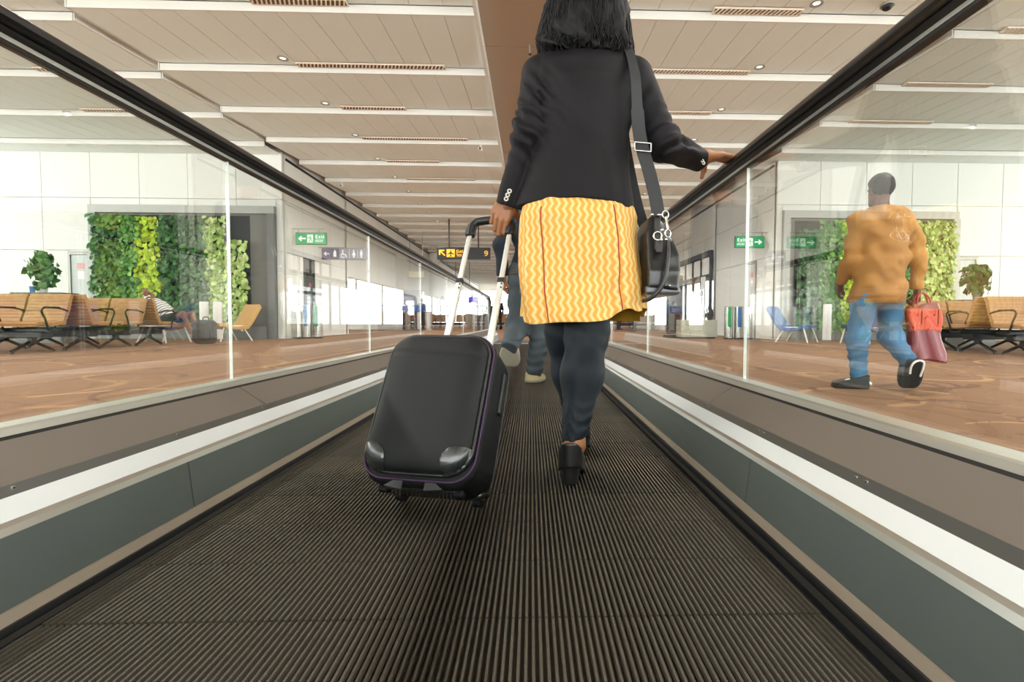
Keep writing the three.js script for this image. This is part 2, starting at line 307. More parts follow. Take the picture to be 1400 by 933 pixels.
const ORD = ['first', 'second', 'third', 'fourth', 'fifth', 'sixth', 'seventh', 'eighth', 'ninth', 'tenth', 'eleventh', 'twelfth', 'thirteenth', 'fourteenth', 'fifteenth', 'sixteenth', 'seventeenth', 'eighteenth', 'nineteenth', 'twentieth', 'twenty first', 'twenty second', 'twenty third', 'twenty fourth'];
// ---------- ceiling fittings ----------
M.lamp = std('#fff6e6', .4, 0, { emissive: new THREE.Color(1, .93, .82), emissiveIntensity: .9 });
{
  const ring = lathe([[.05, 0], [.085, 0], [.09, -.012], [.06, -.012], [.05, .0]], 20), disc = cyl(.052, .052, .006, 0, .004, 0, 18);
  const where = { '-4': 'left', '4.05': 'right' };
  const add = (x, z, y, label) => {
    const t = thing('ceiling_downlight', label, 'downlight', [x, y, z], 0, 'round downlights in the ceiling');
    obj('trim_ring', ring, M.frame, t); obj('lens', disc, M.lamp, t);
    const l = new THREE.SpotLight(new THREE.Color(1, .97, .92), 22, 0, 1.15, .7, 2); l.position.set(0, -.02, 0); l.target.position.set(0, -3, 0); l.castShadow = true; l.shadow.radius = 3; t.add(l, l.target);
  };
  for (let k = -9; k < 24; k++) for (const x of [-4, 4.05]) { const z = ZL - k * BAY + .3; if (z < -44 || z > 8) continue; if (k > 10 && k % 2) continue; add(x, z, CH - .015 - DROP * .17, k < 0 ? `round ceiling downlight ${x < 0 ? 'left' : 'right'} of the brown strip, ${ORD[-k - 1]} row above the picture` : `round ceiling downlight ${x < 0 ? 'left' : 'right'} of the brown strip, ${ORD[k]} row in view`); }
  for (let k = -9; k < 3; k += 1) for (const x of [-9.6, 9.9]) add(x, ZL - k * BAY - .02 - .32, CH - .02 - DROP * .17, k < 0 ? `round downlight over the ${x < 0 ? 'left' : 'right'} waiting area, ${ORD[-k - 1]} row above the picture` : `round downlight over the ${x < 0 ? 'left' : 'right'} waiting area, ${ORD[k]} row in view`);
}
function vent(x0, x1, z, label) {
  const L = x1 - x0, t = thing('ceiling_vent', label, 'vent', [(x0 + x1) / 2, CH - DROP * .08 - .022, z + .085], 0, 'slotted vents in the ceiling');
  obj('recess', box(L, .02, .13), M.vent, t);
  obj('frame', [box(L + .02, .024, .012, 0, -.003, .066), box(L + .02, .024, .012, 0, -.003, -.066), box(.012, .024, .13, L / 2, -.003, 0), box(.012, .024, .13, -L / 2, -.003, 0)], M.slat, t);
  const s = []; const n = Math.round(L / .062); for (let i = 0; i < n; i++) s.push(box(.022, .016, .125, -L / 2 + L * (i + .5) / n, -.014, 0, 0, .35, 0));
  const m = obj('slats', s, M.slat, t); m.userData = { kind: 'stuff' };
}
{
  const zk = k => ZL - k * BAY, spans = [[0, -3.7, -2.4], [1, -3.85, -1.35], [2, -3.75, -2.45], [3, -3.9, -1.4], [4, -3.8, -2.4], [0, 2.7, 3.95], [1, 1.85, 3.95], [2, 2.85, 3.9], [3, 2.2, 3.9], [5, -3.7, -1.6], [5, 2.4, 3.8]];
  const L = { '-': 'left', '+': 'right' }, nth = ['first', 'second', 'third', 'fourth', 'fifth', 'sixth'];
  for (const [k, a, b] of spans) vent(a, b, zk(k), `slotted air vent in the ceiling ${a < 0 ? 'left' : 'right'} of the brown strip, ${nth[k]} bay from the viewer`);
  for (const [k, a, b] of [[0, -8.6, -7.3], [1, -8.5, -7.3], [2, -9.2, -7.4], [0, 7.2, 8.4], [1, 7, 8.6], [2, 7.1, 8.9]]) vent(a, b, zk(k) - .32, `slotted air vent in the ceiling over the ${a < 0 ? 'left' : 'right'} waiting area, ${nth[k]} bay from the viewer`);
}
{ // small fittings
  const cam = (x, y, z, label) => { const t = thing('security_camera', label, 'camera', [x, y, z]); obj('mount', [cyl(.035, .035, .02, 0, -.01, 0, 14), cyl(.012, .012, .07, 0, -.05, 0, 8)], M.white, t); obj('housing', rbox(.09, .07, .14, .025, 0, -.1, .01), M.white, t); obj('lens', cyl(.024, .024, .02, 0, -.105, .085, 14, Math.PI / 2), M.black, t); };
  cam(-1.1, CH - .12, -12.72, 'white security camera under the ceiling beside the brown strip'); cam(-5.75, CH - .12, -16.3, 'white security camera under the ceiling near the left corridor wall'); cam(-.95, CH - .12, -17.9, 'white security camera under the ceiling just left of the sleeve');
  const s = thing('ceiling_sensor', 'small pipe shaped sensor hanging from the brown ceiling strip', 'sensor', [.12, CH + .065, -8.5]); obj('stem', [cyl(.02, .014, .13, 0, -.065, 0, 12), cyl(.032, .032, .012, 0, -.006, 0, 14)], M.frame, s); obj('tip', cyl(.026, .026, .014, 0, -.135, 0, 12), M.black, s);
  for (const [x, z, l] of [[5.05, -7.5, 'dark dome in the ceiling near the right handrail']]) { const d = thing('dome_camera', l, 'camera', [x, CH - .035, z + .4]); obj('ring', cyl(.09, .09, .02, 0, 0, 0, 20), M.frame, d); obj('dome', ball(.07, 0, -.012, 0, 1, .8, 1), M.black, d); }
  [-11.4, -10.4, -9.3, -7.2].forEach((x, i) => { const t = thing('wall_washer', `small white box light under the ceiling before the left wall, ${['first', 'second', 'third', 'fourth'][i]} from the left`, 'light', [x, CH - .09, -13.1]); obj('housing', rbox(.36, .07, .16, .01), M.white, t); obj('stem', cyl(.015, .015, .09, 0, .07, 0, 8), M.white, t); });
  [7.55, 8.55, 9.5, 10.5].forEach((x, i) => { const t = thing('wall_washer', `small white box light under the ceiling before the right wall, ${['first', 'second', 'third', 'fourth'][i]} from the corner`, 'light', [x, CH - .09, -13.1]); obj('housing', rbox(.36, .07, .16, .01), M.white, t); obj('stem', cyl(.015, .015, .09, 0, .07, 0, 8), M.white, t); });
}
// ---------- plant walls ----------
function leafGeo(len, wid) {
  const p = [], n = 5; // a folded, drooping leaf
  const idx = []; for (let i = 0; i <= n; i++) { const t = i / n, w = wid * Math.pow(Math.sin(Math.PI * Math.min(1, t * .86 + .1)), .8) * (i === n ? .02 : 1), y = -len * t, z = .25 * len * Math.sin(t * 2.2); p.push(-w / 2, y, z + w * .12, 0, y, z, w / 2, y, z + w * .12); }
  for (let i = 0; i < n; i++) { const a = i * 3; for (const k of [0, 1]) idx.push(a + k, a + k + 3, a + k + 1, a + k + 1, a + k + 3, a + k + 4); }
  const g = new THREE.BufferGeometry(); g.setAttribute('position', new THREE.Float32BufferAttribute(p, 3)); g.setIndex(idx); g.computeVertexNormals(); g.setAttribute('uv', new THREE.Float32BufferAttribute(new Float32Array(p.length / 3 * 2), 2)); return g;
}
const LEAF = leafGeo(.12, .085);
function leaves(parent, name, n, place, color, seed, geo = LEAF) {
  const r = rng(seed), m = new THREE.InstancedMesh(geo, color.mat ?? (color.mat = phys('#ffffff', .42, 0, { side: THREE.DoubleSide })), n), d = new THREE.Object3D(), c = new THREE.Color();
  for (let i = 0; i < n; i++) { place(d, r, i); d.updateMatrix(); m.setMatrixAt(i, d.matrix); c.set(color.c[(r() * color.c.length) | 0]); c.multiplyScalar(.9 + r() * .75); m.setColorAt(i, c); }
  m.name = numbered(name); m.userData = { kind: 'stuff' }; m.castShadow = m.receiveShadow = true; parent.add(m); return m;
}
const GREENS = { dark: { c: ['#2f5a2e', '#3b6b38', '#274c28', '#4d7a46'] }, mid: { c: ['#4a7a35', '#5e9140', '#3c6a30', '#76a352'] }, lime: { c: ['#b5c92e', '#c9d84a', '#98b52a', '#a8c436'] }, pale: { c: ['#9db862', '#b5c97a', '#86a450', '#c4d48e'] } };
function plantWall(x0, x1, h, cols, label, side) {
  const w = x1 - x0, t = thing('plant_wall', label, 'green wall', [(x0 + x1) / 2, 0, ZW]), fx = .18;
  const frame = M.frame;
  obj('frame_top', box(w - .02, .2, .16, 0, h - .1, .02), M.frame, t); obj('frame_side', box(fx, h - .2, .16, -w / 2 + fx / 2 + .005, (h - .2) / 2, .02), M.frame, t);
  obj('frame_side', box(fx, h - .2, .2, w / 2 - fx / 2 - .005, (h - .2) / 2, .04), side < 0 ? M.grey : M.frame, t);
  obj('back_panel', box(w - .36, h - .2, .03, 0, (h - .2) / 2, -.05), std('#84837b', .8), t); obj('root_mat', box(cols.at(-1)[1] - cols[0][0] + .06, 2.96, .03, (cols.at(-1)[1] + cols[0][0]) / 2 - (x0 + x1) / 2, 1.76, -.03), std('#3a3a33', .9), t);
  obj('base_shelf', box(w - .4, .32, .22, 0, .165, .1), M.grey, t);
  for (const [a, b, y0, y1, kind] of cols) {
    const cw = b - a, cx = (a + b) / 2 - (x0 + x1) / 2, rows = Math.round((y1 - y0) / .56);
    for (let j = 0; j < rows; j++) obj('planter_pocket', rbox(cw - .03, .16, .1, .015, cx, y0 + (j + .25) * (y1 - y0) / rows, .02), M.black, t);
    leaves(t, 'foliage', Math.round(cw * (y1 - y0) * 400), (d, r) => {
      const y = y0 + r() * (y1 - y0), b2 = .06 + .1 * noise(cx * 5 + y * 1.3, y * 2.6, x0 + 20);
      d.position.set(cx + (r() - .5) * cw * 1.12, y, .02 + b2 + r() * .09); d.rotation.set(-.5 + r() * 1.1, (r() - .5) * 1.6, (r() - .5) * 1.9); d.scale.setScalar(.7 + r() * .75);
    }, GREENS[kind], (x0 * 100 + a * 57 + 4000) | 0);
  }
  return t;
}
plantWall(-11.33, -6.57, 3.48, [[-11.15, -10.45, .3, 3.24, 'dark'], [-10.45, -9.98, .3, 3.2, 'mid'], [-9.98, -9.5, .6, 3.18, 'lime'], [-9.5, -8.9, .3, 3.22, 'dark'], [-8.9, -8.25, .3, 3.2, 'dark'], [-8.25, -7.85, .3, 3.2, 'pale'], [-7.85, -7.3, .3, 2.6, 'pale']], 'framed wall of hanging green plants with a lime stripe, behind the left seats', -1);
plantWall(6.95, 11.8, 3.5, [[7.35, 7.9, .3, 3.0, 'dark'], [7.9, 8.5, .3, 3.24, 'mid'], [8.5, 9.1, .3, 3.24, 'lime'], [9.1, 9.8, .3, 3.24, 'dark'], [9.8, 10.4, .3, 3.24, 'mid'], [10.4, 11.0, .3, 3.25, 'pale'], [11.0, 11.6, .3, 3.25, 'pale']], 'framed wall of hanging plants behind the man in the mustard jacket', 1);
// ---------- doors ----------
function door(n, x, y0, z, w, h, turn, leafM, label, dark) {
  const g = structGroup('door_' + n, label); g.position.set(x, y0, z); g.rotation.y = turn;
  obj('door_frame', [box(.06, h, .1, -w / 2 + .03, h / 2, 0), box(.06, h, .1, w / 2 - .03, h / 2, 0), box(w - .12, .06, .1, 0, h - .03, 0)], dark ? M.darkGrey : M.frame, g);
  const lf = obj('door_leaf', rbox(w - .13, h - .07, .05, .006, 0, (h - .07) / 2 + .005, -.005, 0, 0, 0, 1), leafM, g);
  obj('door_handle', [rod([w * .3, 1.02, .05], [w * .3 - .12, 1.02, .05], .012), rod([w * .3, 1.02, .02], [w * .3, 1.02, .055], .02)], M.chrome, g);
  if (dark) { obj('glass_light', box(w * .5, 1.3, .01, 0, 1.35, .025), phys('#232a2b', .1), g); obj('sticker', box(.13, .13, .004, .05, 1.55, .033), std('#b5343c', .5), g); }
  else { obj('notice', box(.19, .15, .004, w * .06, 1.9, .022), std('#e3a7a2', .6), g); obj('notice', box(.17, .2, .004, w * .06, 1.66, .022), M.white, g); }
  return g;
}
M.doorPale = std('#c9d2cf', .45);
door(1, -11.645, 0, ZW - .02, .56, 2.25, 0, M.doorPale, 'pale service door left of the plant wall');
door(2, XL - .03, 0, -15.375, .74, 2.3, Math.PI / 2, std('#2c3234', .4), 'dark door in the left corridor wall', true);
door(3, 12.145, 0, ZW - .02, .56, 2.27, 0, M.doorPale, 'pale service door right of the plant wall');
door(4, XR + .03, 0, -15.375, .74, 2.3, -Math.PI / 2, std('#d9dad5', .5), 'pale door in the right corridor wall');
// ---------- signs ----------
function hindi(c, x, y, s, glyphs) { // simple strokes of the second script line: a head bar with stems and loops under it
  c.lineWidth = s * .13; c.beginPath(); c.moveTo(x, y); c.lineTo(x + s * glyphs.length * .62, y); c.stroke();
  glyphs.forEach((g, i) => { const a = x + s * (.62 * i + .36); c.beginPath(); c.moveTo(a, y); c.lineTo(a, y + s * .8); c.stroke();
    c.beginPath(); if (g === 0) { c.arc(a - s * .18, y + s * .45, s * .17, -1, 3.4); } else if (g === 1) { c.moveTo(a, y + s * .4); c.quadraticCurveTo(a - s * .45, y + s * .2, a - s * .3, y + s * .75); } else if (g === 2) { c.moveTo(a + s * .1, y); c.quadraticCurveTo(a - s * .25, y - s * .5, a - s * .4, y - s * .25); } else { c.moveTo(a, y + s * .5); c.lineTo(a - s * .35, y + s * .35); c.lineTo(a - s * .1, y + s * .75); } c.stroke(); });
}
function arrow(c, x, y, s, ang) { c.save(); c.translate(x, y); c.rotate(ang); c.beginPath(); c.moveTo(-s * .9, 0); c.lineTo(s * .9, 0); c.moveTo(-s * .2, -s * .62); c.lineTo(-s * .9, 0); c.lineTo(-s * .2, s * .62); c.stroke(); c.restore(); }
function runner(c, x, y, s, dir) { c.save(); c.translate(x, y); c.scale(dir, 1); c.lineCap = 'round'; c.lineWidth = s * .17; c.beginPath(); c.arc(-s * .02, -s * .62, s * .15, 0, 7); c.fill(); c.beginPath(); c.moveTo(0, -s * .38); c.lineTo(s * .1, s * .1); c.lineTo(-s * .2, s * .32); c.lineTo(-s * .2, s * .78); c.moveTo(s * .1, s * .1); c.lineTo(s * .38, s * .42); c.lineTo(s * .5, s * .72); c.moveTo(0, -s * .34); c.lineTo(-s * .34, -s * .1); c.lineTo(-s * .5, -s * .24); c.moveTo(0, -s * .34); c.lineTo(s * .32, -s * .22); c.lineTo(s * .42, s * .02); c.stroke(); c.restore(); }
function signBox(t, w, h, d, tex, body, both) {
  obj('sign_body', rbox(w, h, d, .012), body, t);
  const face = obj('sign_face', new THREE.PlaneGeometry(w - .03, h - .03).translate(0, 0, d / 2 + .0015), std('#ffffff', .4, 0, { map: tex, emissive: '#ffffff', emissiveMap: tex, emissiveIntensity: .35 }), t);
  return face;
}
function exitTex(dir) {
  return canvasTex(512, 200, (c, w, h) => {
    c.fillStyle = '#0f9a58'; c.fillRect(0, 0, w, h); c.strokeStyle = c.fillStyle = '#f2fbf4'; c.lineWidth = 24; c.lineCap = 'butt';
    const ax = dir < 0 ? 112 : 400, tx = dir < 0 ? 330 : 26, rx = dir < 0 ? 244 : 262;
    arrow(c, ax, 100, 66, dir < 0 ? 0 : Math.PI); c.fillRect(rx - 48, 28, 96, 144); c.strokeStyle = c.fillStyle = '#0f9a58'; runner(c, rx, 104, 74, dir < 0 ? 1 : -1);
    c.strokeStyle = c.fillStyle = '#f2fbf4'; c.font = 'bold 88px sans-serif'; c.fillText('Exit', tx, 96, 160); hindi(c, tx, 122, 56, [1, 3, 0, 1]);
  });
}
function exitSign(x, dir, label) {
  const t = thing('exit_sign', label, 'exit sign', [x, 2.735, -14.35]);
  signBox(t, .84, .33, .07, exitTex(dir), std('#0c6e42', .4));
  obj('bracket', [rod([dir * .36, .165, 0], [dir * .36, .26, 0], .01), rod([-dir * .2, .165, 0], [-dir * .2, .26, 0], .01), box(.86, .02, .04, dir * .08, .27, 0)], M.frame, t);
}
exitSign(-5.93, -1, 'green Exit sign with arrow pointing left, beside the left plant wall'); exitSign(6.33, 1, 'green Exit sign with arrow pointing right, beyond the right glass');
scene.children.filter(o => o.name.startsWith('exit_sign')).forEach((o, i) => { o.position.x += i ? -.04 : .04; });
{ // washroom sign
  const tex = canvasTex(768, 200, (c, w, h) => {
    c.fillStyle = '#8d8c96'; c.fillRect(0, 0, w, h); c.fillStyle = '#55526b'; c.fillRect(0, 0, 300, h); c.strokeStyle = c.fillStyle = '#f4f4fb'; c.lineCap = 'round';
    c.lineWidth = 18; arrow(c, 80, 100, 46, 0); c.lineWidth = 14; c.fillRect(196, 60, 50, 96); c.fillRect(208, 30, 26, 40);
    const wc = x => { c.beginPath(); c.arc(x, 44, 15, 0, 7); c.fill(); c.lineWidth = 16; c.beginPath(); c.moveTo(x, 66); c.lineTo(x + 4, 112); c.lineTo(x + 44, 112); c.lineTo(x + 60, 156); c.stroke(); c.lineWidth = 12; c.beginPath(); c.arc(x + 8, 128, 40, 1.0, 4.2); c.stroke(); };
    wc(360);
    const man = (x, skirt) => { c.beginPath(); c.arc(x, 40, 15, 0, 7); c.fill(); c.beginPath(); if (skirt) { c.moveTo(x - 12, 60); c.lineTo(x + 12, 60); c.lineTo(x + 34, 128); c.lineTo(x - 34, 128); } else { c.rect(x - 22, 60, 44, 64); } c.fill(); c.fillRect(x - 16, 120, 13, 52); c.fillRect(x + 3, 120, 13, 52); };
    c.fillRect(470, 20, 5, 160); man(550, true); c.fillRect(612, 30, 7, 140); man(680, false);
  });
  const t = thing('washroom_sign', 'grey washroom direction sign with white pictograms beyond the left handrail', 'sign', [-5.62, 2.55, -16.1]); signBox(t, 1.38, .36, .06, tex, M.grey);
  obj('bracket', [box(.84, .02, .04, -.36, .2, 0)], M.frame, t);
}
{ // gate sign
  const tex = canvasTex(1024, 228, (c, w, h) => {
    c.fillStyle = '#17181a'; c.fillRect(0, 0, w, h); c.strokeStyle = c.fillStyle = '#f7b321'; c.lineWidth = 26; c.lineCap = 'butt';
    c.beginPath(); c.moveTo(150, 165); c.lineTo(62, 78); c.moveTo(46, 150); c.lineTo(46, 60); c.lineTo(136, 60); c.stroke();
    c.fillRect(182, 34, 158, 160); c.fillStyle = c.strokeStyle = '#17181a'; // aeroplane seen from above
    c.beginPath(); c.moveTo(261, 48); c.quadraticCurveTo(274, 60, 273, 96); c.lineTo(330, 132); c.lineTo(330, 146); c.lineTo(273, 128); c.lineTo(270, 160); c.lineTo(290, 176); c.lineTo(290, 185); c.lineTo(261, 178); c.lineTo(232, 185); c.lineTo(232, 176); c.lineTo(252, 160); c.lineTo(249, 128); c.lineTo(192, 146); c.lineTo(192, 132); c.lineTo(249, 96); c.quadraticCurveTo(248, 60, 261, 48); c.fill();
    c.strokeStyle = c.fillStyle = '#f7b321'; c.font = 'bold 84px sans-serif'; c.fillText('Gate', 362, 104); hindi(c, 366, 138, 62, [2, 3, 1]);
    c.font = 'bold 150px sans-serif'; c.fillText('9', 908, 166);
  });
  const t = thing('gate_sign', 'black hanging gate sign with yellow aeroplane, arrow and number 9', 'sign', [-2.72, 3.36, -22]); signBox(t, 2.26, .5, .1, tex, M.blackMetal);
  for (const x of [-.62, .62]) obj('hanger_rod', cyl(.028, .028, CH - 3.6 - .1, x, .25 + (CH - 3.6 - .1) / 2, 0, 10), M.darkGrey, t);
  const t2 = thing('hanging_sign', 'small pale lit sign hanging far down the left corridor', 'sign', [-6.3 + .9, 2.72, -25]); obj('sign_body', rbox(.75, .32, .06, .01), std('#cfc7a0', .5), t2); obj('hanger_rod', [rod([-.3, .16, 0], [-.3, 2.15, 0], .015), rod([.3, .16, 0], [.3, 2.15, 0], .015)], M.frame, t2);
  obj('sign_face', box(.68, .25, .004, 0, 0, .032), std('#e9e2c0', .5), t2);
}
// ---------- bins ----------
function bin(x, z, label, band) {
  const t = thing('waste_bin', label, 'bin', [x, 0, z]);
  obj('body', lathe([[0, .0], [.115, .0], [.12, .02], [.12, .9], [.11, .92], [.09, .925], [.085, .9], [0, .9]], 28), M.steelB, t); obj('base_ring', lathe([[.121, 0], [.126, 0], [.126, .04], [.121, .04]], 28), M.black, t);
  if (band) { const g = new THREE.CylinderGeometry(.1215, .1215, .56, 10, 1, true, -.55, .9).translate(0, .62, 0); obj('label_strip', g, std(band, .45, 0, { side: THREE.DoubleSide }), t); }
}
M.steelB = std('#b9b8b2', .25, .95);
bin(-6.36 + .12, -14.25, 'plain stainless steel waste bin, nearest the left plant wall'); bin(-5.98, -14.25, 'stainless steel waste bin with blue label beside the dark door', '#1f6bb0'); bin(-5.7, -14.25, 'stainless steel waste bin with green label beside the dark door', '#1d9a5c');
bin(5.72, -14.3, 'stainless steel waste bin with green label beyond the right glass', '#2fae62'); bin(6.0, -14.3, 'stainless steel waste bin with blue label beyond the right glass', '#2a6db5'); bin(6.28, -14.3, 'plain stainless steel waste bin beyond the right glass');
for (const [x, z, l] of [[-7.95, -12.95, 'white cylindrical stand, left one of a pair before the plants'], [-7.62, -12.95, 'white cylindrical stand, right one of a pair before the plants'], [7.75, -12.95, 'white cylindrical stand behind the blue chairs beyond the right glass']]) { const t = thing('cylinder_stand', l, 'stand', [x, 0, z]); obj('body', lathe([[0, 0], [.1, 0], [.1, .93], [.09, .95], [0, .95]], 24), M.white, t); obj('base', lathe([[.101, 0], [.115, 0], [.115, .02], [.101, .03]], 24), M.grey, t); }
// ---------- waiting benches ----------
M.tan = phys('#a97c4b', .42, 0, { clearcoat: .2, clearcoatRoughness: .4 }); M.tanSide = std('#9a6f40', .5);
function makeBench(label, n) {
  const SW = .645, t = thing('waiting_bench', label, 'bench');
  const sheet = (w, pts, th) => { // outline in (z,y) thickened and extruded along x
    const up = pts.map(([z, y]) => [z, y]), nrm = pts.map((p, i) => { const a = pts[Math.max(0, i - 1)], b = pts[Math.min(pts.length - 1, i + 1)], dx = b[0] - a[0], dy = b[1] - a[1], l = Math.hypot(dx, dy); return [dy / l, -dx / l]; });
    const low = pts.map((p, i) => [p[0] - nrm[i][0] * th, p[1] - nrm[i][1] * th]).reverse();
    return new THREE.ExtrudeGeometry(new THREE.Shape([...up, ...low].map(p => new THREE.Vector2(...p))), { depth: w - .012, bevelEnabled: true, bevelSize: .006, bevelThickness: .006, bevelSegments: 2, curveSegments: 2 }).rotateY(-Math.PI / 2).scale(1, 1, 1).translate((w - .012) / 2, 0, 0);
  };
  const back = []; for (let i = 0; i <= 54; i++) { const u = i / 54, rib = u > .06 && u < .9 ? Math.abs(Math.sin(u * Math.PI * 9)) * .019 : 0; back.push([-.2 - .15 * u - .02 * Math.sin(u * 3) + rib, .42 + .46 * u]); }
  const seat = []; for (let i = 0; i <= 24; i++) { const u = i / 24, rib = u > .1 && u < .9 ? Math.abs(Math.sin(u * Math.PI * 7)) * .008 : 0; seat.push([-.2 + .46 * u, .425 - .02 * Math.sin(u * 3.1) + rib - (u > .92 ? (u - .92) * .3 : 0)]); }
  const bG = sheet(SW - .035, back, -.045), sG = sheet(SW - .035, seat, .04);
  for (let i = 0; i < n; i++) { const x = (i - (n - 1) / 2) * SW; obj('backrest', bG, M.tan, t).position.x = x; obj('seat', sG, M.tan, t).position.x = x; }
  const arm = () => merge([tube([[0, .34, .1], [0, .5, .15], [0, .63, .2], [0, .665, .17], [0, .675, .05], [0, .66, -.12], [0, .63, -.22]], .014, 30, 8), rbox(.045, .02, .24, .009, 0, .68, .04, 0, 0, 0, 2), rod([0, .34, .1], [0, .34, -.1], .016)]);
  const aG = arm(); for (let i = 0; i <= n; i++) obj('armrest', aG, M.blackMetal, t).position.x = (i - n / 2) * SW;
  obj('beam', rbox(n * SW - .05, .06, .08, .01, 0, .335, -.02), M.blackMetal, t);
  const leg = merge([rbox(.07, .2, .09, .01, 0, .24, -.02), rod([0, .17, 0], [0, .03, .3], .025), rod([0, .17, -.04], [0, .03, -.34], .025), cyl(.028, .03, .03, 0, .015, .3, 12), cyl(.028, .03, .03, 0, .015, -.34, 12)]);
  for (const x of [-(n / 2 - .55) * SW, (n / 2 - .55) * SW]) obj('leg', leg, M.blackMetal, t).position.x = x;
  obj('under_tray', rbox(n * SW - .3, .1, .2, .02, 0, .27, -.04), M.black, t);
  return t;
}
{
  const b3 = makeBench('tan slatted bench facing the viewer, nearest of the left benches', 3), W3 = 3 * .645, g = 'tan slatted airport benches';
  b3.position.set(-6.95 - W3 / 2, 0, -7.85); b3.userData.group = g;
  const P = Math.PI, put = (x, z, a, l) => dup(b3, [x, 0, z], a, l, g);
  put(-6.85 - W3 / 2, -8.62, P, 'tan bench back to back behind the nearest left bench');
  put(-7.0 - W3 / 2, -9.45, 0, 'tan slatted bench facing the viewer, second of the left benches'); put(-6.95 - W3 / 2, -10.22, P, 'tan bench back to back behind the second left bench');
  put(7.1 + W3 / 2, -7.35, 0, 'tan slatted bench facing the viewer at the right edge of the picture'); put(7.05 + W3 / 2, -8.12, P, 'tan bench back to back behind the bench at the right edge');
  put(7.2 + W3 / 2, -9.0, 0, 'tan slatted bench facing the viewer, just right of the red bag'); put(7.2 + W3 / 2, -9.77, P, 'tan bench back to back behind the bench beside the red bag');
}
// ---------- plants on cabinets ----------
function cabinet(x, z, w, h, label) { const t = thing('cabinet', label, 'cabinet', [x, 0, z]); obj('carcass', rbox(w, h - .03, .42, .008, 0, (h - .03) / 2, 0), M.grey, t); obj('top', rbox(w + .03, .03, .45, .008, 0, h - .015, 0), M.darkGrey, t); for (let i = 0; i < 2; i++) { const d = obj('door', rbox(w / 2 - .02, h - .14, .02, .005, (i - .5) * w / 2, (h - .1) / 2 + .02, .215), M.grey, t); obj('handle', rod([(i ? -1 : 1) * (w / 4 - .05) + (i - .5) * w / 2, h * .5, .235], [(i ? -1 : 1) * (w / 4 - .05) + (i - .5) * w / 2, h * .62, .235], .007), M.chrome, d); } return t; }
function potted(x, y, z, s, label, seed, kind, potM) {
  const t = thing('potted_plant', label, 'plant', [x, y, z]);
  obj('pot', lathe([[0, 0], [.075 * s, 0], [.1 * s, .17 * s], [.108 * s, .175 * s], [.108 * s, .19 * s], [.09 * s, .185 * s], [.085 * s, .16 * s], [0, .16 * s]], 24), potM, t);
  obj('stem', [rod([0, .15 * s, 0], [.02 * s, .75 * s, 0], .012 * s), rod([.01 * s, .4 * s, 0], [.14 * s, .62 * s, .04], .008 * s), rod([.01 * s, .35 * s, 0], [-.12 * s, .6 * s, -.03], .008 * s)], std('#5a4a32', .8), t);
  leaves(t, 'foliage', 150, (d, r) => { const a = r() * 6.283, q = Math.sqrt(r()), hh = .24 + .72 * r(), w = .26 * Math.sin(Math.min(1, (hh - .1) / .9) * 2.9) + .05; d.position.set(Math.cos(a) * q * w * s, hh * s, Math.sin(a) * q * w * s); d.rotation.set(r() * 1.2 - .2, a + r() - .5, r() * 2 - 1); d.scale.setScalar(s * (1.0 + r() * .9)); }, GREENS[kind], seed);
}
cabinet(-10.15, -11.2, 1.0, 1.06, 'low grey cabinet under the potted plant, behind the left benches'); potted(-10.2, 1.06, -11.2, .92, 'leafy green potted plant on the grey cabinet at far left', 77, 'dark', M.white);
cabinet(9.75, -10.9, .72, .98, 'low grey cabinet under the potted plant at far right'); potted(9.85, .98, -10.9, .82, 'dark green potted plant on the cabinet at far right', 78, 'dark', M.grey);
{ const t = thing('paper_cup', 'blue paper cup on the cabinet beside the left potted plant', 'cup', [-10.25, 1.06, -11.03]); obj('cup_wall', lathe([[0, 0], [.04, 0], [.055, .13], [.058, .135], [.052, .132], [.038, .01], [0, .01]], 20), std('#2f6fbf', .5), t); obj('rim', lathe([[.055, .128], [.06, .132], [.055, .137], [.051, .132]], 20), M.white, t); }
// ---------- lounge chairs by the plants ----------
function lounge(x, z, turn, mat, legM, label) {
  const t = thing('lounge_chair', label, 'lounge chair', [x, 0, z], turn);
  const prof = (pts, w, th) => { const up = pts, low = pts.map(([a, b]) => [a - th * .5, b - th]).reverse(); return new THREE.ExtrudeGeometry(new THREE.Shape([...up, ...low].map(p => new THREE.Vector2(...p))), { depth: w, bevelEnabled: true, bevelSize: .012, bevelThickness: .012, bevelSegments: 2 }).rotateY(-Math.PI / 2).translate(w / 2, 0, 0); };
  obj('seat', prof([[-.28, .36], [-.1, .34], [.1, .36], [.28, .42], [.36, .42]], .56, .06), mat, t); obj('backrest', prof([[-.62, .86], [-.5, .66], [-.38, .46], [-.29, .36]], .56, .06), mat, t);
  for (const s of [-1, 1]) { obj('leg', [rod([s * .25, .36, .22], [s * .3, .01, .34], .016), rod([s * .25, .36, .22], [s * .25, .36, -.2], .014)], legM, t); obj('leg', rod([s * .25, .36, -.2], [s * .3, .01, -.4], .016), legM, t); }
  return t;
}
lounge(-7.75, -11.3, 1.35, std('#c79a5e', .5), M.white, 'blond lounge chair holding the reclining person'); lounge(-6.9, -12.1, -.5, std('#d0a668', .5), M.white, 'empty blond lounge chair beside the black backpack');
lounge(6.55, -12.1, .7, std('#2c5d9e', .5), M.white, 'blue lounge chair left of the mustard jacket'); lounge(7.75, -11.6, -.9, std('#274f88', .5), M.white, 'blue lounge chair behind the legs of the man in mustard');
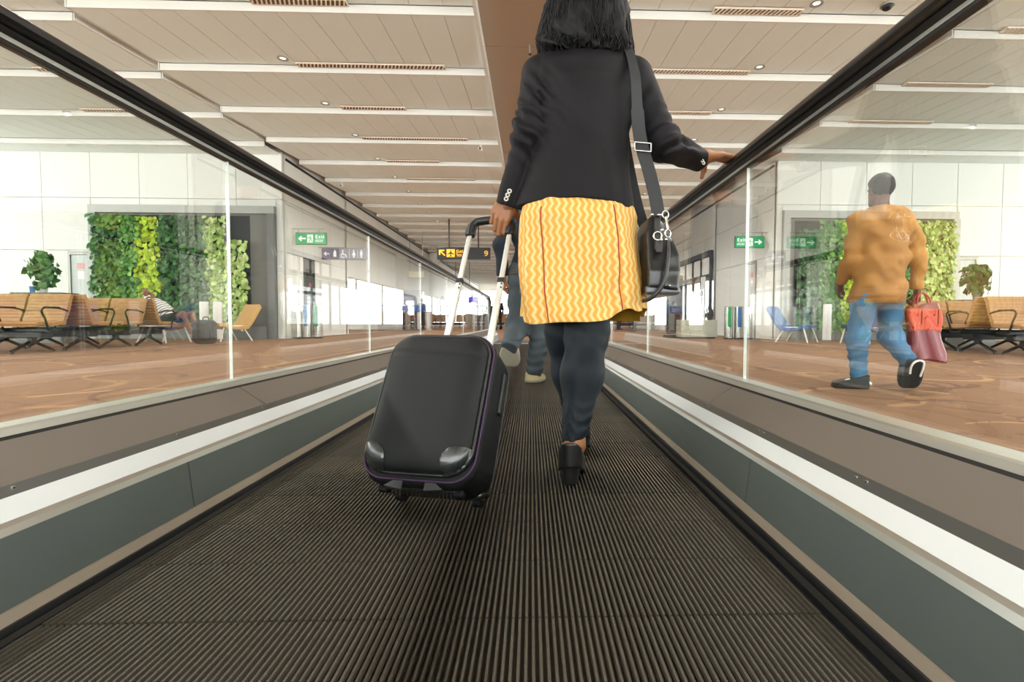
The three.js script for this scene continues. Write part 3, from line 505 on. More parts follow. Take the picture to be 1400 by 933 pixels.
{ // backpack on the floor
  const t = thing('backpack', 'black backpack standing on the carpet beside the reclining person', 'backpack', [-6.6, 0, -10.8]);
  obj('body', rbox(.42, .5, .26, .1, 0, .25, 0, 0, 0, 0, 5), std('#14161a', .75), t); obj('front_pocket', rbox(.32, .26, .1, .045, 0, .19, .14, 0, 0, 0, 4), std('#191b20', .75), t); obj('top_handle', tube([[-.06, .49, -.04], [-.05, .55, -.04], [.05, .55, -.04], [.06, .49, -.04]], .011), M.black, t); obj('trim', tube([[-.2, .1, .1], [-.2, .3, .12], [-.12, .44, .1], [.12, .44, .1], [.2, .3, .12], [.2, .1, .1]], .006, 30), std('#2c4f74', .6), t);
}
{ // right: planter box with dark plant, display board, portal
  const t = thing('planter_box', 'pale planter box with dark spiky plants beyond the right glass', 'planter', [5.0, 0, -14.9], .1);
  obj('box', rbox(1.1, .5, .4, .015, 0, .29, 0), std('#c9cdbb', .5), t); obj('lid_joint', box(.006, .46, .41, -.28, .29, 0), M.grey, t); obj('plinth', box(1.0, .04, .34, 0, .02, 0), M.darkGrey, t);
  leaves(t, 'foliage', 80, (d, r) => { const a = r() * 6.28; d.position.set(.2 + (r() - .5) * .6, .56 + r() * .1, (r() - .5) * .2); d.rotation.set(2.1 + r() * 1.0, a, 0); d.scale.set(.4, 2.2 + r() * 1.4, .9); }, { c: ['#2a1f26', '#332028', '#20261f', '#3c2a2e'] }, 91);
  const s = thing('display_board', 'tall black display board with white print left of the planter', 'board', [4.45, 0, -15.3], .12); obj('board', rbox(.5, 1.75, .07, .01, 0, 1.0, 0), M.black, s); obj('foot', rbox(.56, .1, .34, .01, 0, .05, 0), M.blackMetal, s);
  obj('print', new THREE.PlaneGeometry(.42, .5).translate(0, .9, .0365), std('#ffffff', .6, 0, { map: canvasTex(128, 160, (c, w, h) => { c.fillStyle = '#15171a'; c.fillRect(0, 0, w, h); c.fillStyle = '#8b8f96'; c.beginPath(); c.moveTo(40, 60); c.lineTo(64, 20); c.lineTo(90, 60); c.fill(); c.fillRect(30, 90, 70, 8); c.fillRect(30, 108, 50, 8); }) }), s);
  const p = thing('glass_portal', 'dark framed glazed entrance in the right corridor wall', 'entrance', [XR - .1, 0, -20.6], 0);
  for (let i = 0; i <= 4; i++) obj('post', box(.09, 2.9, .1, 0, 1.45, 2 - i), M.darkGrey, p); obj('header', box(.12, .2, 4.1, 0, 3.0, 0), M.darkGrey, p); obj('rail', box(.08, .08, 4, -.02, 2.2, 0), M.darkGrey, p);
  for (let i = 0; i < 4; i++) obj('pane', box(.01, 2.1, .88, 0, 1.1, 1.5 - i), M.glass, p); for (let i = 0; i < 4; i++) obj('transom_pane', box(.01, .62, .88, 0, 2.56, 1.5 - i), M.white, p); obj('notice', box(.01, .45, .5, -.08, 1.95, 1.45), M.white, p);
}
// ---------- far down the concourse ----------
{
  const far = makeBench('row of tan seats far down the concourse, left side, nearest row', 4); far.position.set(-4.6, 0, -31); far.rotation.y = Math.PI; far.userData.group = 'tan seats far down the concourse';
  const g = far.userData.group; [[-2.9, -36, 'left side, second row'], [-4.8, -38.5, 'left side, third row'], [4.9, -30, 'right side, nearest row'], [3.6, -34, 'right side, second row'], [5.4, -37, 'right side, third row'], [-8.7, -21.5, 'in the left seating bay, front row'], [-9, -24.3, 'in the left seating bay, back row'], [8.9, -23.2, 'in the right seating bay']].forEach(([x, z, l]) => dup(far, [x, 0, z], Math.abs(x) > 8 ? Math.PI / 2 : Math.PI, 'row of tan seats far down the concourse, ' + l, g));
  const kiosk = (x, z, l) => { const t = thing('kiosk', l, 'kiosk', [x, 0, z]); obj('cabinet', rbox(1, .95, .6, .02, 0, .475, 0), std('#33191d', .5), t); obj('blue_band', box(1.02, .28, .62, 0, 1.1, 0), std('#2f63c8', .4), t); obj('top_case', rbox(.96, .75, .56, .06, 0, 1.63, 0), std('#b9c3cc', .2), t); obj('red_lamp', box(.3, .06, .02, .1, .6, .31), std('#c22430', .5), t); };
  kiosk(-5.75, -26, 'kiosk with a blue band left of the concourse'); kiosk(4.6, -24.4, 'kiosk with a blue band right of the concourse');
  const ct = (x, z, l) => { const t = thing('counter', l, 'counter', [x, 0, z]); obj('front', rbox(2.6, 1.05, .6, .02, 0, .525, 0), std('#b8b1a4', .5), t); obj('worktop', rbox(2.7, .05, .7, .01, 0, 1.08, 0), M.darkGrey, t); obj('screen_guard', box(2.5, .55, .012, 0, 1.38, .2), M.glass, t); return t; };
  ct(-2.6, -44, 'glass fronted counter at the far end, left'); ct(2.4, -45, 'glass fronted counter at the far end, right');
  const sc = (x, z, l) => { const t = thing('display_screen', l, 'screen', [x, 2.2, z]); obj('bezel', rbox(1.5, .5, .08, .01), M.black, t); obj('screen', box(1.42, .42, .004, 0, 0, .043), std('#2c1c55', .4, 0, { emissive: '#6a4fd0', emissiveIntensity: .7 }), t); obj('hanger', [rod([-.5, .25, 0], [-.5, 2.68, 0], .02), rod([.5, .25, 0], [.5, 2.68, 0], .02)], M.darkGrey, t); };
  sc(-4.9, -38, 'purple lit display screen far down the concourse'); sc(2.3, -42, 'purple lit display screen beyond the leggings');
  for (const [i, x, z] of [[0, 4.2, -27], [1, 4.75, -27], [2, 5.3, -27]]) { const t = thing('white_post', `white post beside the right kiosk, ${['first', 'second', 'third'][i]} from the walkway`, 'post', [x - .9, 0, z]); obj('shaft', cyl(.13, .13, .92, 0, .46, 0, 18), M.white, t); obj('cap', cyl(.135, .12, .04, 0, .94, 0, 18), M.grey, t); }
  const cp = (x, z, l) => { const t = thing('concourse_pillar', l, 'pillar', [x, 0, z]); obj('shaft', cyl(.34, .34, CH - .14, 0, (CH - .14) / 2, 0, 28), M.wallPanel, t); obj('base', cyl(.36, .36, .15, 0, .075, 0, 28), M.frame, t); };
  cp(-6.0, -33, 'white round pillar far down the concourse, left'); cp(6.2, -33, 'white round pillar far down the concourse, right');
}
// ---------- implicit surfaces for figures and cloth ----------
function cap(a, b, ra, rb = ra) { // distance to a tapered capsule
  const [ax, ay, az] = a, dx = b[0] - ax, dy = b[1] - ay, dz = b[2] - az, L = dx * dx + dy * dy + dz * dz || 1e-9;
  return (x, y, z) => { const px = x - ax, py = y - ay, pz = z - az; let t = (px * dx + py * dy + pz * dz) / L; t = t < 0 ? 0 : t > 1 ? 1 : t; const qx = px - dx * t, qy = py - dy * t, qz = pz - dz * t; return Math.sqrt(qx * qx + qy * qy + qz * qz) - ra - (rb - ra) * t; };
}
const ell = (c, r) => (x, y, z) => { const a = (x - c[0]) / r[0], b = (y - c[1]) / r[1], d = (z - c[2]) / r[2], k = Math.sqrt(a * a + b * b + d * d); return (k - 1) * Math.min(r[0], r[1], r[2]); };
function smin(a, b, k) { const h = Math.max(k - Math.abs(a - b), 0) / k; return Math.min(a, b) - h * h * k * .25; }
const blend = (k, fs) => (x, y, z) => { let d = 1e9; for (const f of fs) d = smin(d, f(x, y, z), k); return d; };
function rings(list) { // stacked ellipses [y, cx, cz, rx, rz], from low to high
  const lo = list[0][0], hi = list.at(-1)[0];
  return (x, y, z) => {
    const yy = y < lo ? lo : y > hi ? hi : y; let i = 0; while (i < list.length - 2 && yy > list[i + 1][0]) i++;
    const A = list[i], B = list[i + 1]; let t = (yy - A[0]) / (B[0] - A[0]); const cx = A[1] + (B[1] - A[1]) * t, cz = A[2] + (B[2] - A[2]) * t, rx = A[3] + (B[3] - A[3]) * t, rz = A[4] + (B[4] - A[4]) * t;
    const p = (x - cx) / rx, q = (z - cz) / rz, k = Math.sqrt(p * p + q * q); let d = (k - 1) * Math.min(rx, rz); const dy = y - yy; return dy === 0 ? d : d > 0 ? Math.hypot(d, dy) : Math.max(d, Math.abs(dy));
  };
}
function surface(f, lo, hi, c, uvs = 1) { // naive surface nets, skipping empty blocks
  const n = [0, 1, 2].map(i => Math.ceil((hi[i] - lo[i]) / c) + 1), [nx, ny, nz] = n, S = new Float32Array(nx * ny * nz), at = (i, j, k) => (k * ny + j) * nx + i, Bk = 6, hd = Bk * c * .5;
  for (let k = 0; k < nz; k += Bk) for (let j = 0; j < ny; j += Bk) for (let i = 0; i < nx; i += Bk) {
    const v = f(lo[0] + (i + Bk / 2 - .5) * c, lo[1] + (j + Bk / 2 - .5) * c, lo[2] + (k + Bk / 2 - .5) * c), far = Math.abs(v) > hd * 3.1;
    for (let kk = k; kk < Math.min(k + Bk, nz); kk++) for (let jj = j; jj < Math.min(j + Bk, ny); jj++) for (let ii = i; ii < Math.min(i + Bk, nx); ii++) S[at(ii, jj, kk)] = far ? v : f(lo[0] + ii * c, lo[1] + jj * c, lo[2] + kk * c);
  }
  const id = new Int32Array(nx * ny * nz).fill(-1), P = [], I = [];
  for (let k = 0; k < nz - 1; k++) for (let j = 0; j < ny - 1; j++) for (let i = 0; i < nx - 1; i++) {
    let m = 0, sx = 0, sy = 0, sz = 0, cnt = 0; const g = []; for (let q = 0; q < 8; q++) { const v = S[at(i + (q & 1), j + (q >> 1 & 1), k + (q >> 2))]; g.push(v); if (v < 0) m |= 1 << q; }
    if (m === 0 || m === 255) continue;
    for (let a = 0; a < 8; a++) for (const bit of [1, 2, 4]) { const b = a | bit; if (a === b) continue; if ((g[a] < 0) === (g[b] < 0)) continue; const t = g[a] / (g[a] - g[b]); sx += (a & 1) + (bit === 1 ? t : 0); sy += (a >> 1 & 1) + (bit === 2 ? t : 0); sz += (a >> 2) + (bit === 4 ? t : 0); cnt++; }
    id[at(i, j, k)] = P.length / 3; P.push(lo[0] + (i + sx / cnt) * c, lo[1] + (j + sy / cnt) * c, lo[2] + (k + sz / cnt) * c);
  }
  const quad = (a, b, d, e, flip) => { if (a < 0 || b < 0 || d < 0 || e < 0) return; if (flip) I.push(a, d, b, a, e, d); else I.push(a, b, d, a, d, e); };
  for (let k = 1; k < nz - 1; k++) for (let j = 1; j < ny - 1; j++) for (let i = 1; i < nx - 1; i++) {
    const s = S[at(i, j, k)] < 0;
    if (s !== S[at(i + 1, j, k)] < 0) quad(id[at(i, j - 1, k - 1)], id[at(i, j, k - 1)], id[at(i, j, k)], id[at(i, j - 1, k)], !s);
    if (s !== S[at(i, j + 1, k)] < 0) quad(id[at(i - 1, j, k - 1)], id[at(i - 1, j, k)], id[at(i, j, k)], id[at(i, j, k - 1)], !s);
    if (s !== S[at(i, j, k + 1)] < 0) quad(id[at(i - 1, j - 1, k)], id[at(i, j - 1, k)], id[at(i, j, k)], id[at(i - 1, j, k)], !s);
  }
  const g = new THREE.BufferGeometry(); g.setAttribute('position', new THREE.Float32BufferAttribute(P, 3)); g.setIndex(I); g.computeVertexNormals();
  const N = g.attributes.normal, uv = new Float32Array(P.length / 3 * 2); for (let i = 0; i < uv.length / 2; i++) { const z = Math.abs(N.getZ(i)), x = Math.abs(N.getX(i)); uv[2 * i] = uvs * (z > x ? P[3 * i] : P[3 * i + 2]); uv[2 * i + 1] = uvs * P[3 * i + 1]; }
  g.setAttribute('uv', new THREE.BufferAttribute(uv, 2)); return g;
}
const vec = a => V(...a), arr = v => [v.x, v.y, v.z];
// a hand: wrist o, direction d, palm normal n, thumb side s; curl: bends of the four fingers; returns the field and its bounds
function hand(o, d, n, thumbSide, curl, thumb, k = 1, spread = .05) {
  const D = vec(d).normalize(), Nn = vec(n); Nn.addScaledVector(D, -Nn.dot(D)).normalize(); const S = new THREE.Vector3().crossVectors(D, Nn).multiplyScalar(thumbSide), O = vec(o);
  const at = (a, b, c) => O.clone().addScaledVector(D, a * k).addScaledVector(S, b * k).addScaledVector(Nn, c * k);
  const palm = [], fingers = [], pts = [];
  const base = [[.083, .029], [.088, .010], [.084, -.009], [.075, -.027]], len = [[.043, .026, .021], [.048, .030, .022], [.044, .028, .021], [.034, .021, .019]], rad = [.0092, .0095, .009, .008];
  base.forEach(([a, b], i) => {
    palm.push(cap(arr(at(.0, b * .55, 0)), arr(at(a - .008, b, 0)), .0135 * k, .0105 * k)); palm.push(cap(arr(at(.01, b * .6, .006)), arr(at(a - .02, b, .005)), .012 * k, .0095 * k));
    let p = at(a, b, 0), ang = 0; const chain = [at(a - .012, b, 0), p];
    const fan = (1.5 - i) * spread; let dir = D.clone().multiplyScalar(Math.cos(fan)).addScaledVector(S, Math.sin(fan)); const d0 = dir.clone();
    for (let j = 0; j < 3; j++) { ang += curl[i][j]; dir = d0.clone().multiplyScalar(Math.cos(ang)).addScaledVector(Nn, Math.sin(ang)); p = p.clone().addScaledVector(dir, len[i][j] * k); chain.push(p); }
    const r = rad[i] * k, rr = [r * 1.05, r * 1.08, r * .98, r * .9, r * .74], segs = []; for (let j = 0; j < 4; j++) segs.push(cap(arr(chain[j]), arr(chain[j + 1]), rr[j], rr[j + 1]));
    fingers.push(blend(.004, segs)); pts.push(...chain);
  });
  const tb = [at(.018, .018, .006), at(.042, .036, .012)]; let q = tb[1]; const tl = [.034, .028];
  thumb.forEach((t, j) => { q = q.clone().add(D.clone().multiplyScalar(t[0]).addScaledVector(S, t[1]).addScaledVector(Nn, t[2]).normalize().multiplyScalar(tl[j] * k)); tb.push(q); });
  const th = blend(.008, [cap(arr(tb[0]), arr(tb[1]), .015 * k, .0125 * k), cap(arr(tb[1]), arr(tb[2]), .0118 * k, .0098 * k), cap(arr(tb[2]), arr(tb[3]), .0098 * k, .0076 * k)]);
  const pf = blend(.014, palm); pts.push(O, ...tb);
  const wrist = cap(arr(at(-.06, 0, 0)), arr(at(.005, 0, 0)), .025 * k, .022 * k);
  const f = (x, y, z) => { let v = smin(pf(x, y, z), wrist(x, y, z), .02); for (const g of fingers) { const w = g(x, y, z); v = Math.abs(v - w) < .012 ? smin(v, w, .005) : Math.min(v, w); } return smin(v, th(x, y, z), .01); };
  pts.push(at(-.06, 0, 0)); const lo = [1e9, 1e9, 1e9], hi = [-1e9, -1e9, -1e9]; for (const p of pts) arr(p).forEach((v, i) => { lo[i] = Math.min(lo[i], v - .03); hi[i] = Math.max(hi[i], v + .03); });
  return { f, lo, hi, tips: pts };
}
function headField(c, face, k = 1) { // c: head centre, face: unit direction
  const Fd = vec(face).normalize(), R = V(0, 1, 0).cross(Fd).negate(), at = (r, u, f) => [c[0] + (R.x * r + Fd.x * f) * k, c[1] + (u + R.y * r + Fd.y * f) * k, c[2] + (R.z * r + Fd.z * f) * k];
  const skull = ell(at(0, .025, -.012), [.076 * k, .098 * k, .092 * k]), jaw = blend(.03, [cap(at(-.035, -.055, .02), at(-.02, -.085, .055), .032 * k, .022 * k), cap(at(.035, -.055, .02), at(.02, -.085, .055), .032 * k, .022 * k), cap(at(0, -.03, .04), at(0, -.08, .06), .045 * k, .026 * k)]);
  const nose = cap(at(0, .012, .082), at(0, -.022, .1), .008 * k, .0125 * k), lips = cap(at(-.017, -.052, .083), at(.017, -.052, .083), .006 * k), brow = cap(at(-.03, .025, .075), at(.03, .025, .075), .011 * k);
  const ear = s => blend(.01, [cap(at(s * .077, .02, -.012), at(s * .08, -.025, -.005), .01 * k, .008 * k), cap(at(s * .085, .022, -.022), at(s * .08, -.02, -.012), .006 * k)]), eL = ear(-1), eR = ear(1), sL = ell(at(-.031, .005, .09), [.015 * k, .01 * k, .014 * k]), sR = ell(at(.031, .005, .09), [.015 * k, .01 * k, .014 * k]);
  const neck = cap(at(0, -.07, -.025), at(0, -.19, -.035), .052 * k, .06 * k);
  return (x, y, z) => { let d = smin(skull(x, y, z), jaw(x, y, z), .035 * k); d = smin(d, brow(x, y, z), .012); d = smin(d, nose(x, y, z), .014); d = smin(d, lips(x, y, z), .01); d = Math.max(d, -sL(x, y, z)); d = Math.max(d, -sR(x, y, z)); d = smin(d, Math.min(eL(x, y, z), eR(x, y, z)), .008); return smin(d, neck(x, y, z), .03); };
}
function bounds(pts, m) { const lo = [1e9, 1e9, 1e9], hi = [-1e9, -1e9, -1e9]; for (const p of pts) for (let i = 0; i < 3; i++) { lo[i] = Math.min(lo[i], p[i] - m); hi[i] = Math.max(hi[i], p[i] + m); } return [lo, hi]; }
function shoeField(heel, toe, w, h) { // low shoe: sole slab and rounded upper
  const A = vec(heel), B = vec(toe), d = B.clone().sub(A), L = d.length(); d.normalize(); const s = V(0, 1, 0).cross(d).normalize(), u = d.clone().cross(s);
  return (x, y, z) => {
    const px = x - A.x, py = y - A.y, pz = z - A.z, a = px * d.x + py * d.y + pz * d.z, b = px * s.x + py * s.y + pz * s.z, c = px * u.x + py * u.y + pz * u.z, t = Math.min(1, Math.max(0, a / L));
    const ww = w * (.78 + .3 * Math.sin(Math.min(1, t * 1.15) * 2.6 - .35)), top = h * (1 - .62 * Math.pow(t, .9)); const e = Math.min(Math.max(a, .035), L - .04), q = Math.hypot(Math.max(0, Math.abs(b) - ww * .35), a - e) - ww * .62;
    const v = Math.max(c - top, -c); return Math.max(q, v) > -.01 ? Math.hypot(Math.max(q + .012, 0), Math.max(v + .012, 0)) - .012 + Math.min(0, Math.max(q + .012, v + .012)) : Math.max(q, v);
  };
}
const PLT = { skin: std('#8a5a40', .5), skinDark: std('#5a3929', .5), hair: phys('#060507', .65, 0, { specularIntensity: .6 }) };
// a clothed standing or walking figure; joints in its own frame: faces -z, feet at y = 0
function figure(o) {
  const t = thing('person', o.label, 'person', o.pos, o.turn ?? 0), s = o.s ?? 1, c = o.cell ?? 1;
  const J = { pelvis: [0, .92, 0], chest: [0, 1.25, 0], neck: [0, 1.46, .01], head: [0, 1.6, -.015], shL: [-.185, 1.4, 0], elL: [-.24, 1.12, .02], wrL: [-.25, .87, -.05], shR: [.185, 1.4, 0], elR: [.24, 1.12, .02], wrR: [.25, .87, -.05], hipL: [-.09, .9, 0], knL: [-.1, .48, -.02], anL: [-.1, .085, .03], toeL: [-.12, 0, -.19], hipR: [.09, .9, 0], knR: [.1, .48, -.02], anR: [.1, .085, .03], toeR: [.12, 0, -.19], ...o.j };
  for (const k in J) J[k] = J[k].map(v => v * s);
  const heel = k => o[k] ? o[k].map(v => v * s) : [J['an' + k.at(-1)][0], 0, J['an' + k.at(-1)][2] + .045 * s];
  const face = o.face ?? [0, 0, -1], skin = o.skin ?? PLT.skin;
  const torsoPts = (e) => blend(.07, [cap([J.shL[0] * .72, J.shL[1] - .02, J.shL[2]], [J.shR[0] * .72, J.shR[1] - .02, J.shR[2]], .07 + e), rings([[J.pelvis[1] - (e > 0 ? .2 : .06) * s, J.pelvis[0], J.pelvis[2], .168 * s + e, .118 * s + e], [J.pelvis[1], J.pelvis[0], J.pelvis[2], .17 * s + e, .115 * s + e], [(J.pelvis[1] + J.chest[1]) / 2, (J.pelvis[0] + J.chest[0]) / 2, (J.pelvis[2] + J.chest[2]) / 2, .15 * s + e + (e > 0 ? (o.waist ?? 0) : 0), .1 * s + e], [J.chest[1], J.chest[0], J.chest[2], .175 * s + e, .11 * s + e], [J.shL[1] * .5 + J.shR[1] * .5, J.neck[0], J.neck[2], .15 * s + e, .08 * s + e]]), cap(J.neck, [J.neck[0], J.neck[1] - .08, J.neck[2]], .055 * s + e, .09 * s + e)]);
  const armF = (k, e, upto = 1) => { const w = J['wr' + k], el = J['el' + k], q = [0, 1, 2].map(i => el[i] + (w[i] - el[i]) * upto); return blend(.04, [cap(J['sh' + k], el, .05 * s + e, .041 * s + e), cap(el, q, .041 * s + e, .03 * s + e)]); };
  const legF = (k, e) => blend(.05, [cap(J['hip' + k], J['kn' + k], .082 * s + e, .056 * s + e), cap(J['kn' + k], J['an' + k], .058 * s + e, .038 * s + e)]);
  // body: one continuous surface, with finer grids for head and hands
  const all = Object.values(J), body = blend(.04, [torsoPts(-.016), armF('L', -.01), armF('R', -.01), legF('L', -.014), legF('R', -.014), cap(J.neck, J.head, .05 * s, .055 * s)]), [blo, bhi] = bounds(all, .16);
  const hf = headField(J.head, face, s), geos = [surface(body, blo, bhi, .016 * c), surface(hf, J.head.map((v, i) => v - (i === 1 ? .2 : .13)), J.head.map(v => v + .14), .0045 * c)];
  for (const k of ['L', 'R']) { const q = o['hand' + k] ?? {}; const el = vec(J['el' + k]), w = vec(J['wr' + k]), d = q.d ?? arr(w.clone().sub(el)); const h = hand(J['wr' + k], d, q.n ?? [k === 'L' ? 1 : -1, 0, 0], q.side ?? 1, q.curl ?? [[.35, .45, .3], [.4, .5, .3], [.45, .5, .3], [.5, .55, .3]], q.thumb ?? [[.8, .3, .5], [1, 0, .4]], s * 1.02); geos.push(surface(h.f, h.lo, h.hi, .0036 * c)); }
  obj('body', geos, skin, t);
  // trousers
  const fold = (x, y, z, a, f, ph) => a * (Math.sin(y * f + Math.sin(x * 19 + z * 13) * 1.6 + ph) * .6 + noise(x * 16 + 40, y * 22, z * 16) - .5);
  const tro = blend(.05, [legF('L', .016 + (o.loose ?? 0)), legF('R', .016 + (o.loose ?? 0)), rings([[J.pelvis[1] - .1 * s, J.pelvis[0], J.pelvis[2], .165 * s, .115 * s], [J.pelvis[1] + .1 * s, J.pelvis[0], J.pelvis[2], .16 * s, .112 * s]])]);
  const cuffs = ['L', 'R'].map(k => { const a = vec(J['an' + k]), d = vec(J['kn' + k]).sub(a).normalize(); return (x, y, z) => { const q = (x - a.x) * d.x + (y - a.y) * d.y + (z - a.z) * d.z, r2 = (x - a.x) ** 2 + (y - a.y) ** 2 + (z - a.z) ** 2; return r2 < .04 * s * s ? (o.trouserEnd ?? -.03) - q : -1; }; });
  const tf = (x, y, z) => Math.max(tro(x, y, z) + fold(x, y, z, .007, y < .35 * s ? 95 : 46, 0), cuffs[0](x, y, z), cuffs[1](x, y, z), y - J.pelvis[1] - .09 * s);
  const [tlo, thi] = bounds([J.pelvis, J.hipL, J.hipR, J.knL, J.knR, J.anL, J.anR], .2);
  const trm = obj('trousers', surface(tf, tlo, thi, .009 * c), o.trousers, t);
  // top
  const hem = (o.hem ?? .84) * s, e = o.bulk ?? .014, top0 = blend(.02, [torsoPts(e), armF('L', o.armBulk ?? e, .97), armF('R', o.armBulk ?? e, .97)]);
  const cuffT = ['L', 'R'].map(k => { const a = vec(J['wr' + k]), d = vec(J['el' + k]).sub(a).normalize(); return (x, y, z) => { const q = (x - a.x) * d.x + (y - a.y) * d.y + (z - a.z) * d.z, r2 = (x - a.x) ** 2 + (y - a.y) ** 2 + (z - a.z) ** 2; return r2 < .012 ? .012 - q : -1; }; });
  const nk = vec(J.neck), tpf = (x, y, z) => Math.max(top0(x, y, z) + fold(x, y, z, o.foldTop ?? .006, 30, 2), hem - y, y - (J.neck[1] + (o.collar ?? .01) * s), cuffT[0](x, y, z), cuffT[1](x, y, z));
  const [plo, phi] = bounds([J.pelvis, J.shL, J.shR, J.elL, J.elR, J.wrL, J.wrR, J.neck], .2); plo[1] = Math.max(plo[1], Math.min(hem, J.wrL[1], J.wrR[1]) - .05);
  const tp = obj(o.topName ?? 'shirt', surface(tpf, plo, phi, .009 * c), o.top, t);
  // hair, shoes
  const hc = J.head, fd = vec(face), hairE = ell([hc[0] - fd.x * .016, hc[1] + .04 * s, hc[2] - fd.z * .016], [.091 * s, .104 * s, .106 * s]);
  const hairF = (x, y, z) => { const f = (x - hc[0]) * fd.x + (z - hc[2]) * fd.z; return Math.max(hairE(x, y, z) + (noise(x * 90, y * 60, z * 90) - .5) * .007, f - (y > hc[1] + .06 * s ? .085 : .02) * s, hc[1] - (f < -.02 * s ? .075 : .01) * s - y); };
  obj('hair', surface(hairF, hc.map(v => v - .15), hc.map(v => v + .17), .005 * c), o.hair ?? PLT.hair, t);
  for (const k of ['L', 'R']) {
    const hl = heel('heel' + k), tl = J['toe' + k], sf = shoeField(hl, tl, .075 * s, (o.shoeH ?? .095) * s), sh = obj('shoe', surface(sf, ...bounds([hl, tl], .12), .006 * c), o.shoes, t);
    const A = vec(hl), B = vec(tl), L = A.distanceTo(B), d = B.clone().sub(A).normalize();
    if (o.sole) { const sg = new THREE.BufferGeometry(); const half = surface((x, y, z) => Math.max(shoeField([0, 0, 0], [0, 0, -L], .079 * s, .1 * s)(x, y, z), y - .026), [-.1, -.03, -L - .08], [.1, .06, .08], .006 * c); const q = new THREE.Quaternion().setFromRotationMatrix(new THREE.Matrix4().lookAt(A, B, V(0, 1, 0))); obj('sole', half.applyQuaternion(q).translate(A.x, A.y - .001, A.z), o.sole, sh); }
  }
  return { t, J, trm, tp, tpf, tf };
}
const front = (f, x, y, z0 = 1, z1 = -1) => { for (let z = z0; z > z1; z -= .002) if (f(x, y, z) < 0) return z; return null; };
// the man in the mustard jacket, outside the right glass
M.jeans = std('#4f86ae', .8, 0, { bumpMap: fabricBump, bumpScale: .0006, map: dataTex(256, 256, (u, v, i, j) => { const k = 165 + 70 * noise(i * .03, j * .02) + 25 * noise(i * .6, j * .6); return [k * .95, k, k * 1.02]; }, true, 1.5, 1.5) });
M.mustard = std('#a8773a', .75, 0, { bumpMap: fabricBump, bumpScale: .0008 });
{
  const p = figure({ label: 'man in mustard jacket and blue jeans walking beyond the right glass', pos: [2.75, 0, -3.78], turn: 0, s: .93, skin: PLT.skinDark,
    j: { pelvis: [0.0, .80, .0], chest: [.02, 1.15, 0], neck: [.02, 1.44, .0], head: [.0, 1.585, -.02], shL: [-.185, 1.34, 0], elL: [-.235, 1.04, -.0], wrL: [-.19, .86, -.2], shR: [.215, 1.365, .0], elR: [.3, 1.07, .03], wrR: [.325, .79, .0], hipL: [-.1, .76, 0], knL: [-.15, .40, -.02], anL: [-.14, .09, .0], toeL: [-.32, 0, -.06], hipR: [.1, .76, 0], knR: [.125, .42, -.02], anR: [.15, .215, .17], toeR: [.165, .02, .15] },
    heelL: [-.075, 0, .04], heelR: [.145, .245, .245], face: [-.12, 0, -1], hem: .69, bulk: .036, waist: .02, armBulk: .016, foldTop: .016, shoeH: .12, loose: .004, top: M.mustard, topName: 'jacket', trousers: M.jeans, shoes: std('#17191a', .6), sole: std('#1d1f20', .6), collar: .02, trouserEnd: -.02,
    handR: { n: [-1, 0, -.2], curl: [[1.0, 1.2, .7], [1.1, 1.2, .7], [1.1, 1.2, .7], [1.1, 1.2, .7]] } });
  const J = p.J; // sleeve ribs, hem band, shoe flashes
  obj('hem_band', surface((x, y, z) => Math.max(Math.abs(p.tpf(x, Math.max(y, .655), z) + .0) - .006, y - .70, .645 - y), [-.28, .62, -.25], [.3, .72, .25], .008), std('#96672e', .8), p.tp);
  for (const [a, b] of [[[-.07, .035, .05], [-.17, .035, .015]], [[-.2, .04, .01], [-.25, .035, -.005]]]) obj('white_flash', tube([a, [(a[0] + b[0]) / 2, a[1] + .025, (a[2] + b[2]) / 2 + .02], b], .012, 12, 8), M.white, p.t);
  obj('white_rim', tube([[.1, .13, .215], [.092, .18, .235], [.1, .212, .25], [.135, .228, .256], [.172, .215, .25], [.182, .18, .235], [.184, .11, .205]], .007, 24, 8), M.white, p.t);
}
{ // his red bag
  const t = thing('carrier_bag', 'red carrier bag hanging from the hand of the man in mustard', 'bag', [3.065, .19, -3.74]);
  const f = (x, y, z) => { const q = y / .44, w = .135 - .02 * q + .012 * Math.sin(y * 21 + z * 9), d = .065 - .035 * q; const a = Math.abs(x - .01 - .03 * (.5 - q)) - w, b = Math.abs(z + .006 * Math.sin(x * 50 + y * 14)) - d; return Math.max(Math.hypot(Math.max(a + .03, 0), Math.max(b + .03, 0)) - .03, y - .44 - .02 * Math.sin(x * 20), .012 + .03 * Math.cos(x * 14) * .5 - y); };
  obj('body', surface(f, [-.2, -.03, -.12], [.22, .48, .12], .007), phys('#740519', .4, 0, { clearcoat: .2 }), t);
  obj('printed_panel', surface((x, y, z) => Math.max(Math.abs(f(x, y, z)) - .003, .22 - y + .03 * Math.cos(x * 9), y - .41, -z), [-.2, .16, -.02], [.22, .44, .12], .006), std('#c9502f', .45), t);
  for (const z of [-.02, .02]) obj('handle', tube([[-.06, .42, z], [-.045, .5, z * .5], [-.01, .525, 0], [.03, .5, z * .5], [.06, .42, z]], .006, 20, 6), std('#b3142d', .5), t);
}
